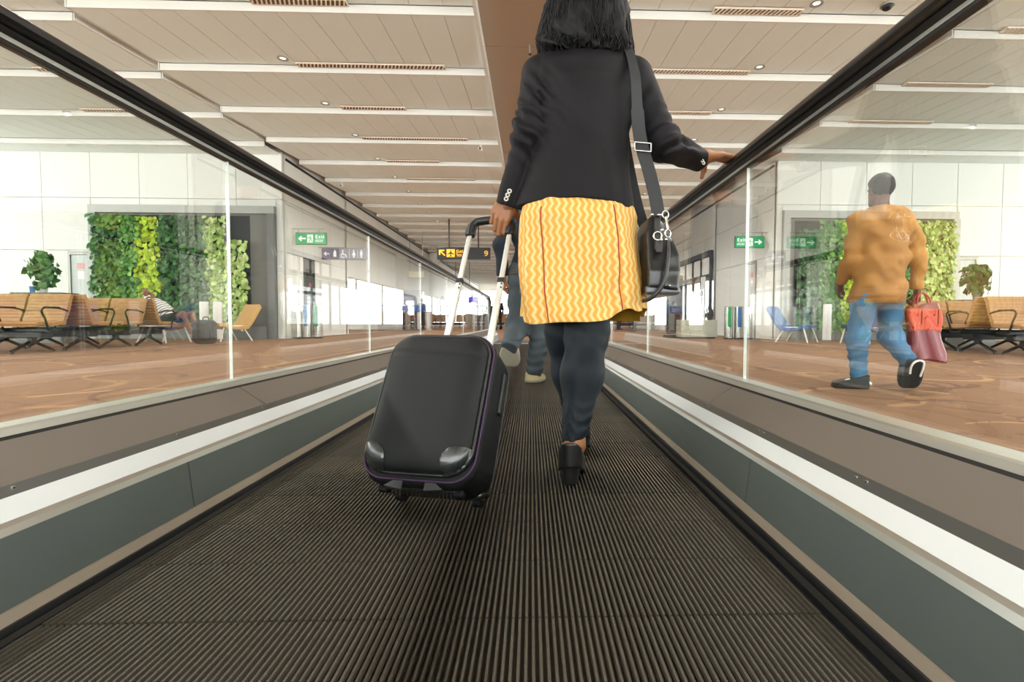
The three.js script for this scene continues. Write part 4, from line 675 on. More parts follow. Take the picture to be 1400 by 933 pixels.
// the man ahead on the walkway
M.greyJean = std('#4a545b', .85, 0, { bumpMap: fabricBump, bumpScale: .0006, map: dataTex(128, 128, (u, v, i, j) => { const k = 175 + 60 * noise(i * .05, j * .03); return [k, k, k]; }, true, 2, 2) });
{
  const p = figure({ label: 'man in dark shirt and grey jeans standing ahead on the walkway', pos: [.13, .002, -4.15], turn: 0, s: 1, skin: PLT.skin,
    j: { pelvis: [.03, .9, 0], chest: [.05, 1.2, 0], neck: [.06, 1.44, .01], head: [.06, 1.58, -.02], shL: [-.15, 1.375, 0], elL: [-.225, 1.1, .06], wrL: [-.215, .845, .02], shR: [.25, 1.375, 0], elR: [.28, 1.1, .0], wrR: [.26, .86, -.1], hipL: [-.06, .86, 0], knL: [-.09, .46, -.02], anL: [-.15, .3, .17], toeL: [-.15, .14, .12], hipR: [.12, .86, 0], knR: [.1, .46, -.04], anR: [.04, .085, .02], toeR: [.07, 0, -.2] },
    heelL: [-.155, .31, .2], heelR: [.02, 0, .07], hem: .845, top: std('#16202c', .85, 0, { bumpMap: fabricBump, bumpScale: .0006 }), topName: 'shirt', trousers: M.greyJean, shoes: std('#b6a67c', .7), sole: std('#8d8676', .7), loose: .014,
    handL: { n: [.9, 0, -.4], curl: [[.6, .8, .5], [.7, .9, .5], [.8, .9, .5], [.85, .9, .5]] } });
  obj('belt', surface((x, y, z) => Math.max(Math.abs(p.tf(x, y, z) - .004) - .004, y - .9, .862 - y), [-.2, .83, -.2], [.26, .93, .2], .007), std('#3a3128', .6), p.trm);
  obj('waistcoat', surface((x, y, z) => Math.max(p.tpf(x, y, z) - .006, y - 1.4, .86 - y, Math.abs(x - .05) - .13, .01 - z), [-.14, .84, -.02], [.24, 1.42, .3], .009), std('#3f4751', .85), p.tp);
  for (const [x, yy] of [[-.215, .92], [-.205, .865]]) { const z = front(p.tpf, x, yy, .3, -.2); if (z !== null) obj('sleeve_button', ball(.009, x, yy, z, 1, 1, .5, 10), M.white, p.tp); }
  obj('hip_pocket', surface((x, y, z) => Math.max(Math.abs(p.tf(x, y, z) - .002) - .003, Math.abs(x + .02) - .06, y - .83, .68 - y + Math.abs(x + .02) * .35, -z), [-.12, .6, 0], [.08, .85, .25], .006), std('#555f66', .85), p.trm);
}
// figures far down the concourse
{
  const mk = (label, x, z, turn, top, tr, o = {}) => figure({ label, pos: [x, 0, z], turn, cell: 2.2, top: std(top, .85), trousers: std(tr, .85), shoes: M.black, skin: PLT.skin, ...o });
  mk('distant person in dark blue clothes standing before the bright left wall', -4.35, -26.2, .4, '#1f3c5c', '#20262e');
  mk('distant person in a dark suit walking left of the suitcase handle', -1.6, -27.5, .2, '#161b28', '#171a22', { j: { knL: [-.1, .48, -.1], anL: [-.1, .1, -.16], toeL: [-.1, 0, -.4], anR: [.1, .16, .3], toeR: [.1, .03, .12] }, heelR: [.1, .2, .36], hem: .7 });
  mk('distant person in a maroon top seen between the legs of the man ahead', .35, -24.5, -.3, '#6d2f38', '#2c3a55');
  mk('distant person in dark clothes beside the far right seats', 4.1, -29, 2.4, '#3a4046', '#23262b'); mk('distant person in a pale beige top beyond the right glass', 5.3, -32, 2.9, '#c9bda2', '#4a4438');
  mk('distant person in a brown top near the far left screen', -2.5, -33, .8, '#3b2c28', '#2a2a2e');
}
{
  const mk = (label, x, z, turn, top, tr) => figure({ label, pos: [x, 0, z], turn, cell: 2.4, top: std(top, .85), trousers: std(tr, .85), shoes: M.black, skin: PLT.skin });
  mk('distant person in a blue top near the left kiosk', -4.9, -27.6, 2.8, '#3f6fa8', '#2b2f38'); mk('distant person in white near the tan seats at far left', -3.4, -30, 1.2, '#d9d6ce', '#30343c'); mk('distant person in black between the far counters', -.75, -36, .4, '#1a1b20', '#1c1d22');
}
{ // reclining person in the blond lounge chair: feet towards +x (right), head towards the left
  const t = thing('person', 'person in striped shirt and dark shorts lying back in a blond lounge chair', 'person', [-7.6, 0, -11.25], -.2);
  const sk = PLT.skin, hd = [-.48, .98, 0], hf = headField([0, 0, 0], [0, 0, 1], 1), ch = Math.cos(.9), sh = Math.sin(.9);
  const parts = blend(.05, [cap([-.36, .82, 0], [.0, .52, 0], .13, .12), cap([-.36, .84, -.15], [-.36, .84, .15], .06), cap([0, .5, .09], [.42, .62, .1], .075, .055), cap([0, .5, -.09], [.42, .62, -.1], .075, .055), cap([.42, .62, .1], [.62, .2, .1], .055, .038), cap([.42, .62, -.1], [.66, .2, -.1], .055, .038), cap([-.36, .84, .18], [-.28, 1.1, .3], .046, .04), cap([-.28, 1.1, .3], [-.5, 1.06, .12], .04, .03), cap([-.36, .84, -.18], [-.1, .62, -.26], .046, .04), cap([-.1, .62, -.26], [.1, .6, -.16], .04, .03), cap([-.4, .87, 0], hd, .05)]);
  const hA = hand([-.5, 1.06, .12], [-.6, -.15, -.6], [0, -1, .2], 1, [[.3, .3, .2], [.3, .3, .2], [.3, .3, .2], [.3, .3, .2]], [[.8, .5, .2], [1, 0, .2]]), hB = hand([.1, .6, -.16], [.8, -.1, .4], [0, -1, 0], 1, [[.3, .3, .2], [.3, .3, .2], [.3, .3, .2], [.3, .3, .2]], [[.8, .5, .2], [1, 0, .2]]);
  const hg = surface(hf, [-.13, -.2, -.13], [.13, .16, .14], .006).rotateX(-.6).rotateY(Math.PI / 2).translate(...hd);
  obj('body', [surface(parts, [-.7, .1, -.4], [.8, 1.25, .45], .014), hg, surface(hA.f, hA.lo, hA.hi, .005), surface(hB.f, hB.lo, hB.hi, .005)], sk, t);
  const strip = dataTex(8, 64, (u, v, i, j) => (j % 16) < 4 ? [38, 40, 52] : [236, 234, 230], true, 1, 1), shf = blend(.04, [cap([-.36, .82, 0], [.0, .55, 0], .145, .135), cap([-.36, .84, -.15], [-.36, .84, .15], .075), cap([-.36, .84, .18], [-.32, .98, .24], .062), cap([-.36, .84, -.18], [-.24, .74, -.22], .062)]);
  const sg = surface((x, y, z) => Math.max(shf(x, y, z), x * .77 - y * .64 + .28), [-.65, .3, -.4], [.2, 1.1, .4], .011), P = sg.attributes.position, u = sg.attributes.uv; for (let i = 0; i < P.count; i++) u.setXY(i, P.getZ(i), (P.getX(i) * .77 - P.getY(i) * .64) * 4.2);
  obj('striped_shirt', sg, std('#ffffff', .85, 0, { map: strip }), t);
  obj('shorts', surface((x, y, z) => Math.max(blend(.05, [cap([-.06, .55, 0], [.03, .5, 0], .14), cap([0, .51, .09], [.3, .59, .1], .1, .085), cap([0, .51, -.09], [.3, .59, -.1], .1, .085)])(x, y, z), x - .3), [-.3, .3, -.3], [.45, .8, .3], .011), std('#1d2226', .8), t);
  obj('hair', surface(ell([hd[0] - .045, hd[1] + .015, 0], [.1, .1, .092]), [-.75, .8, -.2], [-.3, 1.2, .2], .008), PLT.hair, t);
  for (const s of [1, -1]) obj('shoe', surface(shoeField([.63, .1, .1 * s], [.8, .2, .1 * s], .075, .1), [.5, .0, -.25], [.95, .4, .25], .008), std('#c9c7c0', .7), t);
}
// ---------- suitcase ----------
const CASE = (() => {
  const psi = .245, tau = .524, O = V(-.105, 0, -1.37), R = V(Math.cos(psi), 0, Math.sin(psi)), U = V(Math.sin(tau) * Math.sin(psi), Math.cos(tau), -Math.sin(tau) * Math.cos(psi)), N = R.clone().cross(U);
  return { O, R, U, N, L: .965, m: new THREE.Matrix4().makeBasis(R, U, N).setPosition(O), at: (a, b, c) => O.clone().addScaledVector(R, a).addScaledVector(U, b).addScaledVector(N, c) };
})();
{
  const t = thing('suitcase', 'small black cabin suitcase with purple zip, tilted on its wheels with handle extended', 'suitcase', arr(CASE.O));
  t.quaternion.setFromRotationMatrix(CASE.m);
  const cloth = phys('#0d1011', .6, 0, { specularIntensity: .6, bumpMap: fabricBump, bumpScale: .0004 }), shell = phys('#0b0d0e', .6, 0, { specularIntensity: .5, bumpMap: fabricBump, bumpScale: .0004 }), gloss = phys('#1d2022', .22, 0, { clearcoat: .6, clearcoatRoughness: .2 }), purple = std('#37193f', .55), pipe = std('#131517', .4);
  const se = (x, y, hw, hh, r) => Math.hypot(Math.max(Math.abs(x) - hw + r, 0), Math.max(Math.abs(y) - hh + r, 0)) + Math.min(Math.max(Math.abs(x) - hw + r, Math.abs(y) - hh + r), 0) - r;
  const vc = .222, HW = .152, HH = .206; // centre and half sizes of the body across (x) and along (y)
  // body: rounded box from z = .01 (wheel side) to z = .195 (outer face)
  const bodyF = (x, y, z) => { const q = se(x, y - vc, HW, HH, .065), w = Math.abs(z - .095) - .082; return Math.hypot(Math.max(q + .022, 0), Math.max(w + .022, 0)) - .022 + Math.min(0, Math.max(q + .022, w + .022)); };
  obj('body', surface(bodyF, [-.19, -.03, -.02], [.19, .47, .21], .006), shell, t);
  // padded front panel, bulging, with a seam line for its pocket
  const panelF = (x, y, z) => { const q = se(x, y - vc - .008, .138, .186, .06), e = Math.max(0, Math.min(1, -q / .07)); const top = .187 + .03 * Math.sqrt(e * (2 - e)) - .004 * Math.exp(-(((y - .355 + .03 * x) / .004) ** 2)) + .002 * noise(x * 14, y * 9); return Math.max(q, z - top, .168 - z); };
  const panel = obj('front_panel', surface(panelF, [-.16, .01, .155], [.16, .46, .24], .005), cloth, t);
  const loop = (hw, hh, r, z, cy, n = 12) => { const p = []; for (const [sx, sy, a0] of [[1, 1, 0], [-1, 1, 90], [-1, -1, 180], [1, -1, 270]]) for (let i = 0; i <= n; i++) { const a = (a0 + i * 90 / n) * Math.PI / 180; p.push(V(sx * (hw - r) + Math.cos(a) * r, cy + sy * (hh - r) + Math.sin(a) * r, z)); } return p; };
  const ringTube = (pts, r) => new THREE.TubeGeometry(new THREE.CatmullRomCurve3(pts, true), 160, r, 7, true);
  obj('piping', ringTube(loop(.1405, .1885, .062, .187, vc + .008), .0042), pipe, t); obj('zip', ringTube(loop(.1475, .197, .06, .176, vc + .004), .0028), purple, t);
  obj('seam_piping', ringTube(loop(.1505, .2045, .066, .03, vc), .0035), pipe, t);
  obj('pocket_zip', tube([[-.133, .3, .186], [-.138, .24, .186], [-.14, .16, .186]], .0042, 14, 6), purple, panel);
  // moulded corner guards at the lower corners
  for (const s of [-1, 1]) obj('corner_guard', surface((x, y, z) => Math.max(panelF(x, y, z) - .006, Math.hypot(x - s * .15, y - .045) - .075 - .01 * Math.sin(Math.atan2(y - .045, x - s * .15) * 3), .17 - z), [s < 0 ? -.17 : .05, .0, .16], [s < 0 ? -.05 : .17, .16, .235], .004), gloss, t);
  // side gusset pocket opening, base plate with reflectors, feet
  obj('side_handle', [rbox(.012, .12, .034, .006, HW + .002, vc + .075, .075, 0, 0, 0, 2)], std('#0c0d0e', .5), t);
  obj('base_plate', rbox(.2, .02, .1, .008, 0, .021, .09), gloss, t);
  for (const s of [-1, 1]) obj('reflector', prism(s < 0 ? [[-.09, .0], [-.035, -.008], [-.035, .03], [-.05, .03]] : [[.035, -.008], [.09, .0], [.05, .03], [.035, .03]], .006, .001).scale(.85, .7, 1).translate(0, .012, .168), std('#26292b', .4), t);
  for (const s of [-1, 1]) { const w = obj('wheel_housing', [rbox(.05, .06, .07, .016, s * .112, .05, .014, .2)], gloss, t); obj('wheel', [cyl(.025, .025, .02, s * .112, .03, .0, 24, 0, Math.PI / 2), cyl(.012, .012, .026, s * .112, .03, 0, 16, 0, Math.PI / 2)], M.black, w); obj('foot', rbox(.03, .02, .03, .008, s * .1, .014, .12), shell, t); }
  // telescopic handle
  const hs = .072, z0 = .022; M.handleAlu = std('#cfd0cd', .36, .6);
  for (const s of [-1, 1]) { const p = obj('handle_tube', rbox(.021, .34, .014, .004, s * hs, .55, z0), M.handleAlu, t); obj('collar', rbox(.025, .016, .018, .005, s * hs, .713, z0), M.black, p); obj('stage_joint', [rbox(.0225, .006, .0155, .002, s * hs, .722, z0)], M.blackMetal, p); obj('inner_tube', rbox(.0165, .215, .0105, .003, s * hs, .83, z0), M.handleAlu, p); obj('button', [cyl(.003, .003, .018, s * hs + .006, .7, z0, 8, Math.PI / 2), cyl(.003, .003, .018, s * hs + .006, .685, z0, 8, Math.PI / 2)], M.black, p); }
  obj('grip', [tube([[-hs, .905, z0], [-hs, .945, z0], [-hs + .012, .965, z0], [-hs + .04, .972, z0], [0, .974, z0], [hs - .04, .972, z0], [hs - .012, .965, z0], [hs, .945, z0], [hs, .905, z0]], .0145, 60, 12), rbox(.034, .05, .026, .008, -hs, .928, z0), rbox(.034, .05, .026, .008, hs, .928, z0)], phys('#141618', .4), t);
}
// ---------- the woman in front ----------
const WO = [.3, 0, -1.72];
{
  const t = thing('person', 'woman in dark blazer, yellow zigzag tunic and leggings pulling a black suitcase', 'person', WO);
  const put = (name, g, m, p = t) => obj(name, (Array.isArray(g) ? merge(g) : g).translate(-WO[0], -WO[1], -WO[2]), m, p);
  const skin = std('#91603f', .48), jkt = phys('#100e12', .65, 0, { specularIntensity: .45, sheen: .1, sheenColor: new THREE.Color(.35, .32, .36), sheenRoughness: .5, bumpMap: fabricBump, bumpScale: .0003 });
  const sL = [.17, 1.338, -1.785], eL = [.138, 1.12, -1.735], wL = [.066, .893, -1.785], sR = [.5, 1.34, -1.785], eR = [.597, 1.108, -1.765], wR = [.765, 1.092, -1.895];
  const hipL = [.225, .8, -1.75], knL = [.268, .45, -1.81], anL = [.318, .1, -1.885], hipR = [.372, .8, -1.745], knR = [.328, .46, -1.68], anR = [.279, .12, -1.575];
  const head = [.333, 1.565, -1.8];
  const torso = (e) => blend(.06, [rings([[.84, .294, -1.755, .192 + e, .122 + e], [.885, .295, -1.755, .19 + e, .12 + e], [.95, .298, -1.757, .178 + e, .115 + e], [1.03, .303, -1.76, .163 + e, .106 + e], [1.13, .31, -1.767, .155 + e, .102 + e], [1.22, .321, -1.776, .165 + e, .108 + e], [1.3, .33, -1.785, .172 + e, .104 + e], [1.36, .334, -1.79, .15 + e, .085 + e], [1.41, .334, -1.79, .09 + e, .06 + e]]), cap([.225, 1.352, -1.787], [.445, 1.352, -1.787], .05 + e), cap([.334, 1.36, -1.79], [.334, 1.43, -1.795], .075 + e, .058 + e)]);
  // body: one surface; head, hands and ankles on finer grids
  const handL = hand([.065, .93, -1.781], [-.35, -.93, -.09], [.243, 0, -.97], 1, [[.3, 1.2, .9], [.35, 1.25, .9], [.4, 1.3, .9], [.45, 1.3, .9]], [[.3, .3, .8], [.3, -.3, 1]], .98, .05);
  const handR = hand([.785, 1.117, -1.915], [.91, .1, -.4], [-.03, -1, 0], 1, [[.1, .12, .12], [.08, .12, .1], [.1, .12, .1], [.12, .15, .1]], [[.2, .5, .8], [-.35, .1, 1]], .98, .05);
  const leg = (h, k, a, e) => blend(.05, [cap(h, k, .078 + e, .06 + e), cap(k, [k[0] * .6 + a[0] * .4, k[1] * .62 + a[1] * .38, k[2] * .6 + a[2] * .4 + .012], .058 + e, .056 + e), cap([k[0] * .6 + a[0] * .4, k[1] * .62 + a[1] * .38, k[2] * .6 + a[2] * .4 + .012], a, .054 + e, .034 + e)]);
  const bodyF = blend(.04, [torso(-.02), cap(sL, eL, .043, .036), cap(eL, wL, .037, .026), cap(sR, eR, .043, .036), cap(eR, wR, .037, .026), leg(hipL, knL, anL, -.012), leg(hipR, knR, anR, -.012), cap(anR, [.276, .1, -1.57], .03, .024), cap(anL, [.322, .09, -1.88], .03, .024), cap([.276, .1, -1.572], [.288, .03, -1.7], .022, .014), cap([.322, .09, -1.88], [.332, .03, -2.0], .022, .014)]);
  const hf = headField(head, [.05, 0, -1], .97);
  const ankle = cap([.2785, .16, -1.583], [.2725, .098, -1.562], .034, .03);
  put('body', [surface(bodyF, [-.05, .0, -2.1], [.9, 1.5, -1.45], .014), surface(hf, [.18, 1.34, -1.95], [.48, 1.72, -1.66], .005), surface(handL.f, handL.lo, handL.hi, .0028), surface(handR.f, handR.lo, handR.hi, .0028), surface(ankle, [.22, .02, -1.65], [.34, .2, -1.48], .005)], skin);
  // leggings
  const lg = (x, y, z) => blend(.03, [leg(hipL, knL, anL, .004), leg(hipR, knR, anR, .004), rings([[.7, .305, -1.745, .175, .11], [.9, .3, -1.75, .175, .11]])])(x, y, z);
  const wr = (x, y, z) => { const lowR = Math.exp(-(((y - .18) / .06) ** 2)), k = .0032 * Math.sin(y * 170 + 9 * Math.sin(x * 30 + z * 21)) * lowR + .0018 * Math.sin(y * 120 + x * 60) * Math.exp(-(((y - .46) / .05) ** 2)); return k; };
  const L0 = leg(hipL, knL, anL, .005), R0 = leg(hipR, knR, anR, .005), T0 = rings([[.66, .305, -1.745, .16, .1], [.9, .3, -1.75, .17, .105]]);
  const legF = (x, y, z) => Math.max(smin(smin(L0(x, y, z), R0(x, y, z), .006), T0(x, y, z), .05) + wr(x, y, z), (x > .0 && z > -1.7 ? .132 + (x - .28) * .25 : .13) - y, y - .9);
  put('leggings', surface(legF, [.08, .09, -2.0], [.55, .93, -1.48], .007), phys('#101820', .6, 0, { specularIntensity: .5, sheen: .1, sheenColor: new THREE.Color(.3, .38, .45), bumpMap: fabricBump, bumpScale: .0003 }));
  // pumps with block heels
  const pump = (H, T, m) => {
    const A = vec(H), B = vec(T), d = B.clone().sub(A); d.y = 0; const L = d.length(); d.normalize(); const s = V(-d.z, 0, d.x), heelH = H[1];
    const f = (x, y, z) => { const px = x - A.x, pz = z - A.z, a = px * d.x + pz * d.z, b = px * s.x + pz * s.z, u = Math.min(1, Math.max(0, a / L)); const sole = heelH * Math.pow(1 - Math.min(1, u * 1.25), 1.5), w = .034 + .01 * Math.sin(Math.min(1, u * 1.1) * 2.6), top = sole + (u < .62 ? .062 - .03 * u : .044 - .032 * (u - .62) * 2); const q = Math.hypot(b, a - Math.min(Math.max(a, .026), L - .03)) - w; const v = Math.max(y - top - .012 * Math.max(0, .15 - u) * 6, sole - y); const out = Math.max(q, v); return out; };
    const heel = cap([A.x + d.x * .028, heelH + .005, A.z + d.z * .028], [A.x + d.x * .03, .012, A.z + d.z * .03], .029, .0255);
    return (x, y, z) => Math.max(smin(f(x, y, z), heel(x, y, z), .008), .0015 - y);
  };
  const shoeM = phys('#17181a', .28, 0, { clearcoat: .5, clearcoatRoughness: .25 });
  put('shoe', surface(pump([.263, .06, -1.525], [.292, 0, -1.745]), [.2, -.01, -1.79], [.36, .15, -1.47], .004), shoeM); put('shoe', surface(pump([.325, .05, -1.84], [.335, 0, -2.06]), [.25, -.01, -2.1], [.41, .14, -1.79], .004), shoeM);
  // tunic: woven zigzag cloth hanging from under the blazer
  const zig = canvasTex(512, 512, (c, w, h) => { // 6 x 4 repeats
    c.fillStyle = '#d4b068'; c.fillRect(0, 0, w, h); const px = w / 6, py = h / 4;
    for (let i = -1; i < 7; i++) { for (const [off, col, lw] of [[0, '#cd9234', px * .4], [px * .5, '#dec58e', px * .12]]) { c.strokeStyle = col; c.lineWidth = lw; c.lineJoin = 'miter'; c.beginPath(); for (let j = -1; j < 10; j++) { const X = i * px + off + (j % 2 ? px * .22 : -px * .22), Y = j * py / 2; j < 0 ? c.moveTo(X, Y) : c.lineTo(X, Y); } c.stroke(); } }
    const r = rng(3); c.globalAlpha = .06; for (let k = 0; k < 4000; k++) { c.fillStyle = r() < .5 ? '#a86a10' : '#fff6d8'; c.fillRect(r() * w, r() * h, 1 + r() * 3, 1); }
  });
  zig.repeat.set(1 / .135, 1 / .148);
  const kn = 160, km = 60, K = (th, u, off) => { // th 0 = right side, PI/2 = towards the viewer
    const c = Math.cos(th), s = Math.sin(th), d = (a, w) => Math.exp(-((((th - a + 9.4248) % 6.2832 - 3.1416) / w) ** 2));
    let bot = .497 + .018 * Math.max(0, c) + .028 * d(.95, .22) + .03 * d(.25, .5) - .008 * d(2.5, .4); if (s < -.1) bot = .515;
    const y = .955 + (bot - .955) * u, cx = .297 + .02 * u * u, cz = -1.752, flare = u * u;
    const rx = .168 + .03 * Math.min(1, u * 4) + .004 * u + .018 * flare * d(0, .7), rz = .1 + .03 * Math.min(1, u * 4) + .04 * u, pw = v => Math.sign(v) * Math.pow(Math.abs(v), .86);
    const f = off + u * (.0075 * Math.sin(7 * th + 2.2 * u + .6) + .006 * Math.sin(13 * th + 1) * u + .006 * d(2.75, .35) * Math.sin(22 * th + 3 * u)) * (.35 + .65 * (1 - d(1.75, .7))) + .004 * Math.sin(3 * th + 9 * u) + .011 * flare * d(.85, .18) - .009 * flare * d(1.12, .12) + .004 * (noise(c * 5 + 9, s * 5, u * 6) - .5) + .003 * Math.sin(24 * u + 8 * c) * u * d(1.3, .9);
    return [cx + (rx + f) * pw(c), y, cz + (rz + f) * pw(s)];
  };
  const P = [], I = [], UV = []; let arcL = [0]; for (let i = 0; i < kn; i++) { const a = K(i / kn * 6.2832, .3, 0), b = K((i + 1) / kn * 6.2832, .3, 0); arcL.push(arcL.at(-1) + Math.hypot(a[0] - b[0], a[2] - b[2])); }
  for (const [off, flip] of [[0, false], [-.003, true]]) { const b0 = P.length / 3; for (let j = 0; j <= km; j++) for (let i = 0; i <= kn; i++) { const p = K(i / kn * 6.2832, j / km, off); P.push(...p); UV.push(-arcL[i], p[1]); } for (let j = 0; j < km; j++) for (let i = 0; i < kn; i++) { const a = b0 + j * (kn + 1) + i, b = a + 1, c = a + kn + 1, d = c + 1; if (flip) I.push(a, c, b, b, c, d); else I.push(a, b, c, b, d, c); } }
  const one = (kn + 1) * (km + 1); for (let i = 0; i < kn; i++) { const a = km * (kn + 1) + i; I.push(a, a + 1, a + one, a + 1, a + one + 1, a + one); }
  const kg = new THREE.BufferGeometry(); kg.setAttribute('position', new THREE.Float32BufferAttribute(P, 3)); kg.setAttribute('uv', new THREE.Float32BufferAttribute(UV, 2)); kg.setIndex(I); kg.computeVertexNormals();
  const tunic = put('tunic', kg, phys('#ffffff', .68, 0, { map: zig, side: THREE.DoubleSide, sheen: .2, sheenColor: new THREE.Color(1, .85, .5) }));
  for (const [thx, w] of [[2.18, .0], [1.03, 0]]) { const pts = []; for (let j = 0; j <= 30; j++) pts.push(V(...K(thx + (thx > 2 ? -.05 * (j / 30) ** 3 : 0), .2 + .8 * j / 30, .0012))); put('red_piping', new THREE.TubeGeometry(new THREE.CatmullRomCurve3(pts), 60, .0019, 6), std('#9c2d1c', .6), tunic); }
  put('tunic_lining', (() => { const g = new THREE.BufferGeometry(), p = [], q = []; for (let j = 0; j <= 8; j++) for (let i = 0; i <= 20; i++) { const th = -.1 - i / 20 * 2.9, a = K(th, .9 + .0 * j, -.012); p.push(a[0], .56 - .06 * j / 8, a[2]); } for (let j = 0; j < 8; j++) for (let i = 0; i < 20; i++) { const a = j * 21 + i; q.push(a, a + 21, a + 1, a + 1, a + 21, a + 22); } g.setAttribute('position', new THREE.Float32BufferAttribute(p, 3)); g.setIndex(q); g.computeVertexNormals(); return g; })(), std('#c79420', .7, 0, { side: THREE.DoubleSide }), tunic);
  // blazer
  const tj = torso(.012), aL = blend(.035, [cap(sL, eL, .06, .051), cap(eL, wL, .051, .043)]), aR = blend(.035, [cap(sR, eR, .06, .052), cap(eR, wR, .052, .041)]);
  const cuff = (w, e) => { const a = vec(w), d = vec(e).sub(a).normalize(); return (x, y, z) => { const r2 = (x - a.x) ** 2 + (y - a.y) ** 2 + (z - a.z) ** 2; return r2 < .012 ? -((x - a.x) * d.x + (y - a.y) * d.y + (z - a.z) * d.z) + .002 : -1; }; }, cL = cuff(wL, eL), cR = cuff(wR, eR);
  const g2 = (x, y, z, c, r) => Math.exp(-(((x - c[0]) ** 2 + (y - c[1]) ** 2 + (z - c[2]) ** 2) / (r * r)));
  const jf = (x, y, z) => {
    const a = tj(x, y, z), l = aL(x, y, z), r = aR(x, y, z); let d = smin(a, l, y > 1.25 ? .03 : .008); d = smin(d, r, y > 1.25 ? .03 : .008);
    // folds: ripples round the bent elbows, pulls at the armholes, soft drag lines over the back
    d += .009 * Math.sin((x * .55 - y + z * .3) * 130 + 4 * noise(x * 20, y * 20, z * 20)) * g2(x, y, z, [.64, 1.1, -1.78], .1);
    d += .0075 * Math.sin((x * .8 + y) * 120 + 5 * noise(x * 18, y * 18, z * 18)) * g2(x, y, z, [.11, 1.15, -1.72], .1);
    d += .008 * Math.sin((x * 1.4 + y) * 90 + 1) * g2(x, y, z, [.17, 1.26, -1.72], .055) + .005 * Math.sin((x - y * .8) * 85) * g2(x, y, z, [.505, 1.25, -1.72], .06);
    d += .007 * (noise(x * 9 + y * 7, y * 4 - x * 6, z * 9 + 5) - .5) + .0035 * Math.sin((x * .9 + y * .6) * 55) * g2(x, y, z, [.26, 1.24, -1.68], .1);
    // seams: centre back, shaped side seams, armholes
    const cx = .296 + (y - .88) * .08; if (z > -1.76) { d += .0016 * Math.exp(-(((x - cx) / .0026) ** 2)); const sx = .085 - .02 * Math.cos((y - 1.1) * 5); d += .001 * Math.exp(-(((Math.abs(x - cx) - sx) / .0022) ** 2)) * (y < 1.27 ? 1 : 0); }
    d += .0022 * Math.exp(-(((l - a) / .006) ** 2)) * (y > 1.2 ? 1 : 0) + .0022 * Math.exp(-(((r - a) / .006) ** 2)) * (y > 1.2 ? 1 : 0);
    const hem = .878 + .012 * Math.exp(-(((x - .29) / .1) ** 2)) + (x > .4 ? -.02 * (x - .4) / .09 : 0);
    const onArm = Math.min(l, r) < a; return Math.max(d, onArm && (x < .12 || x > .55) ? -1 : hem - y, y - 1.428, cL(x, y, z), cR(x, y, z));
  };
  const blazer = put('blazer', surface(jf, [-.02, .82, -1.98], [.84, 1.45, -1.6], .0058), jkt);
  for (const [x, y] of [[.0725, .932], [.066, .92], [.061, .908]]) { const z = front(jf, x, y, -1.5, -1.85); if (z !== null) { const b = obj('cuff_button', new THREE.TorusGeometry(.0058, .0022, 8, 18).translate(x - WO[0], y, z + .003 - WO[2]), std('#d9d5cc', .3), blazer); obj('button_centre', cyl(.0042, .0042, .003, x - WO[0], y, z + .002 - WO[2], 12, Math.PI / 2), M.black, b); } }
  for (const [x, y] of [[.757, 1.075], [.765, 1.07]]) { const z = front(jf, x, y, -1.7, -2); if (z !== null) obj('cuff_button', new THREE.TorusGeometry(.0045, .002, 8, 14).translate(x - WO[0], y, z + .002 - WO[2]), std('#d9d5cc', .3), blazer); }
  // hair: a wavy bob
  const hr = rings([[1.38, .331, -1.79, .128, .1], [1.41, .329, -1.79, .15, .116], [1.445, .326, -1.79, .158, .123], [1.5, .327, -1.79, .15, .124], [1.56, .331, -1.792, .138, .124], [1.62, .333, -1.795, .12, .118], [1.665, .334, -1.797, .09, .095], [1.69, .334, -1.798, .05, .06]]);
  const hairF = (x, y, z) => {
    const th = Math.atan2(z + 1.79, x - .33); let d = hr(x, y, z) - .002; const lo = Math.max(0, Math.min(1, (1.6 - y) / .18));
    d += (.026 * (noise(th * 3.2 + 20 + 2.4 * Math.sin(y * 16), y * 7) - .5) + .012 * (noise(th * 9 + 50 + 1.5 * Math.sin(y * 24 + th * 3), y * 10, 3) - .5)) * (.35 + lo) + .004 * (noise(th * 30 + 90, y * 16) - .5);
    const hem = 1.388 + .02 * (noise(th * 5 + 11, 2.5) - .5) + .012 * (noise(th * 17 + 31, 6.5) - .5), f = ell([.335, 1.53, -1.93], [.075, .115, .09]);
    return Math.max(d, hem - y, -f(x, y, z));
  };
  const hair = put('hair', surface(hairF, [.13, 1.36, -1.97], [.53, 1.73, -1.62], .0045), PLT.hair);
  { const r = rng(41), S = []; // loose locks over the surface, flicking out at the ends
    for (let k = 0; k < 420; k++) { const th0 = -.5 + r() * 4.2, y0 = 1.66 - r() * .17, y1 = 1.374 + r() * .035, w = r() * 6, sw = (r() - .5) * .25, pts = []; const lift = .001 + r() * .004, flick = r() < .22 ? .008 + r() * .012 : 0;
      for (let i = 0; i <= 9; i++) { const u = i / 9, y = y0 + (y1 - y0) * u, th = th0 + sw * u + .13 * Math.sin(u * 7 + w) * u; let rr = .02; for (; rr < .2; rr += .002) if (hr(.33 + Math.cos(th) * rr, y, -1.79 + Math.sin(th) * rr) > 0) break; rr += lift + .004 * Math.sin(u * 7 + w) * u + flick * Math.max(0, u - .75) * 4; pts.push(V(.33 + Math.cos(th) * rr, y, -1.79 + Math.sin(th) * rr)); }
      S.push(new THREE.TubeGeometry(new THREE.CatmullRomCurve3(pts), 14, .0013 + r() * .0016, 4)); }
    const m = put('loose_strands', S, phys('#060507', .7, 0, { specularIntensity: .6 }), hair); m.userData = { kind: 'stuff' }; }
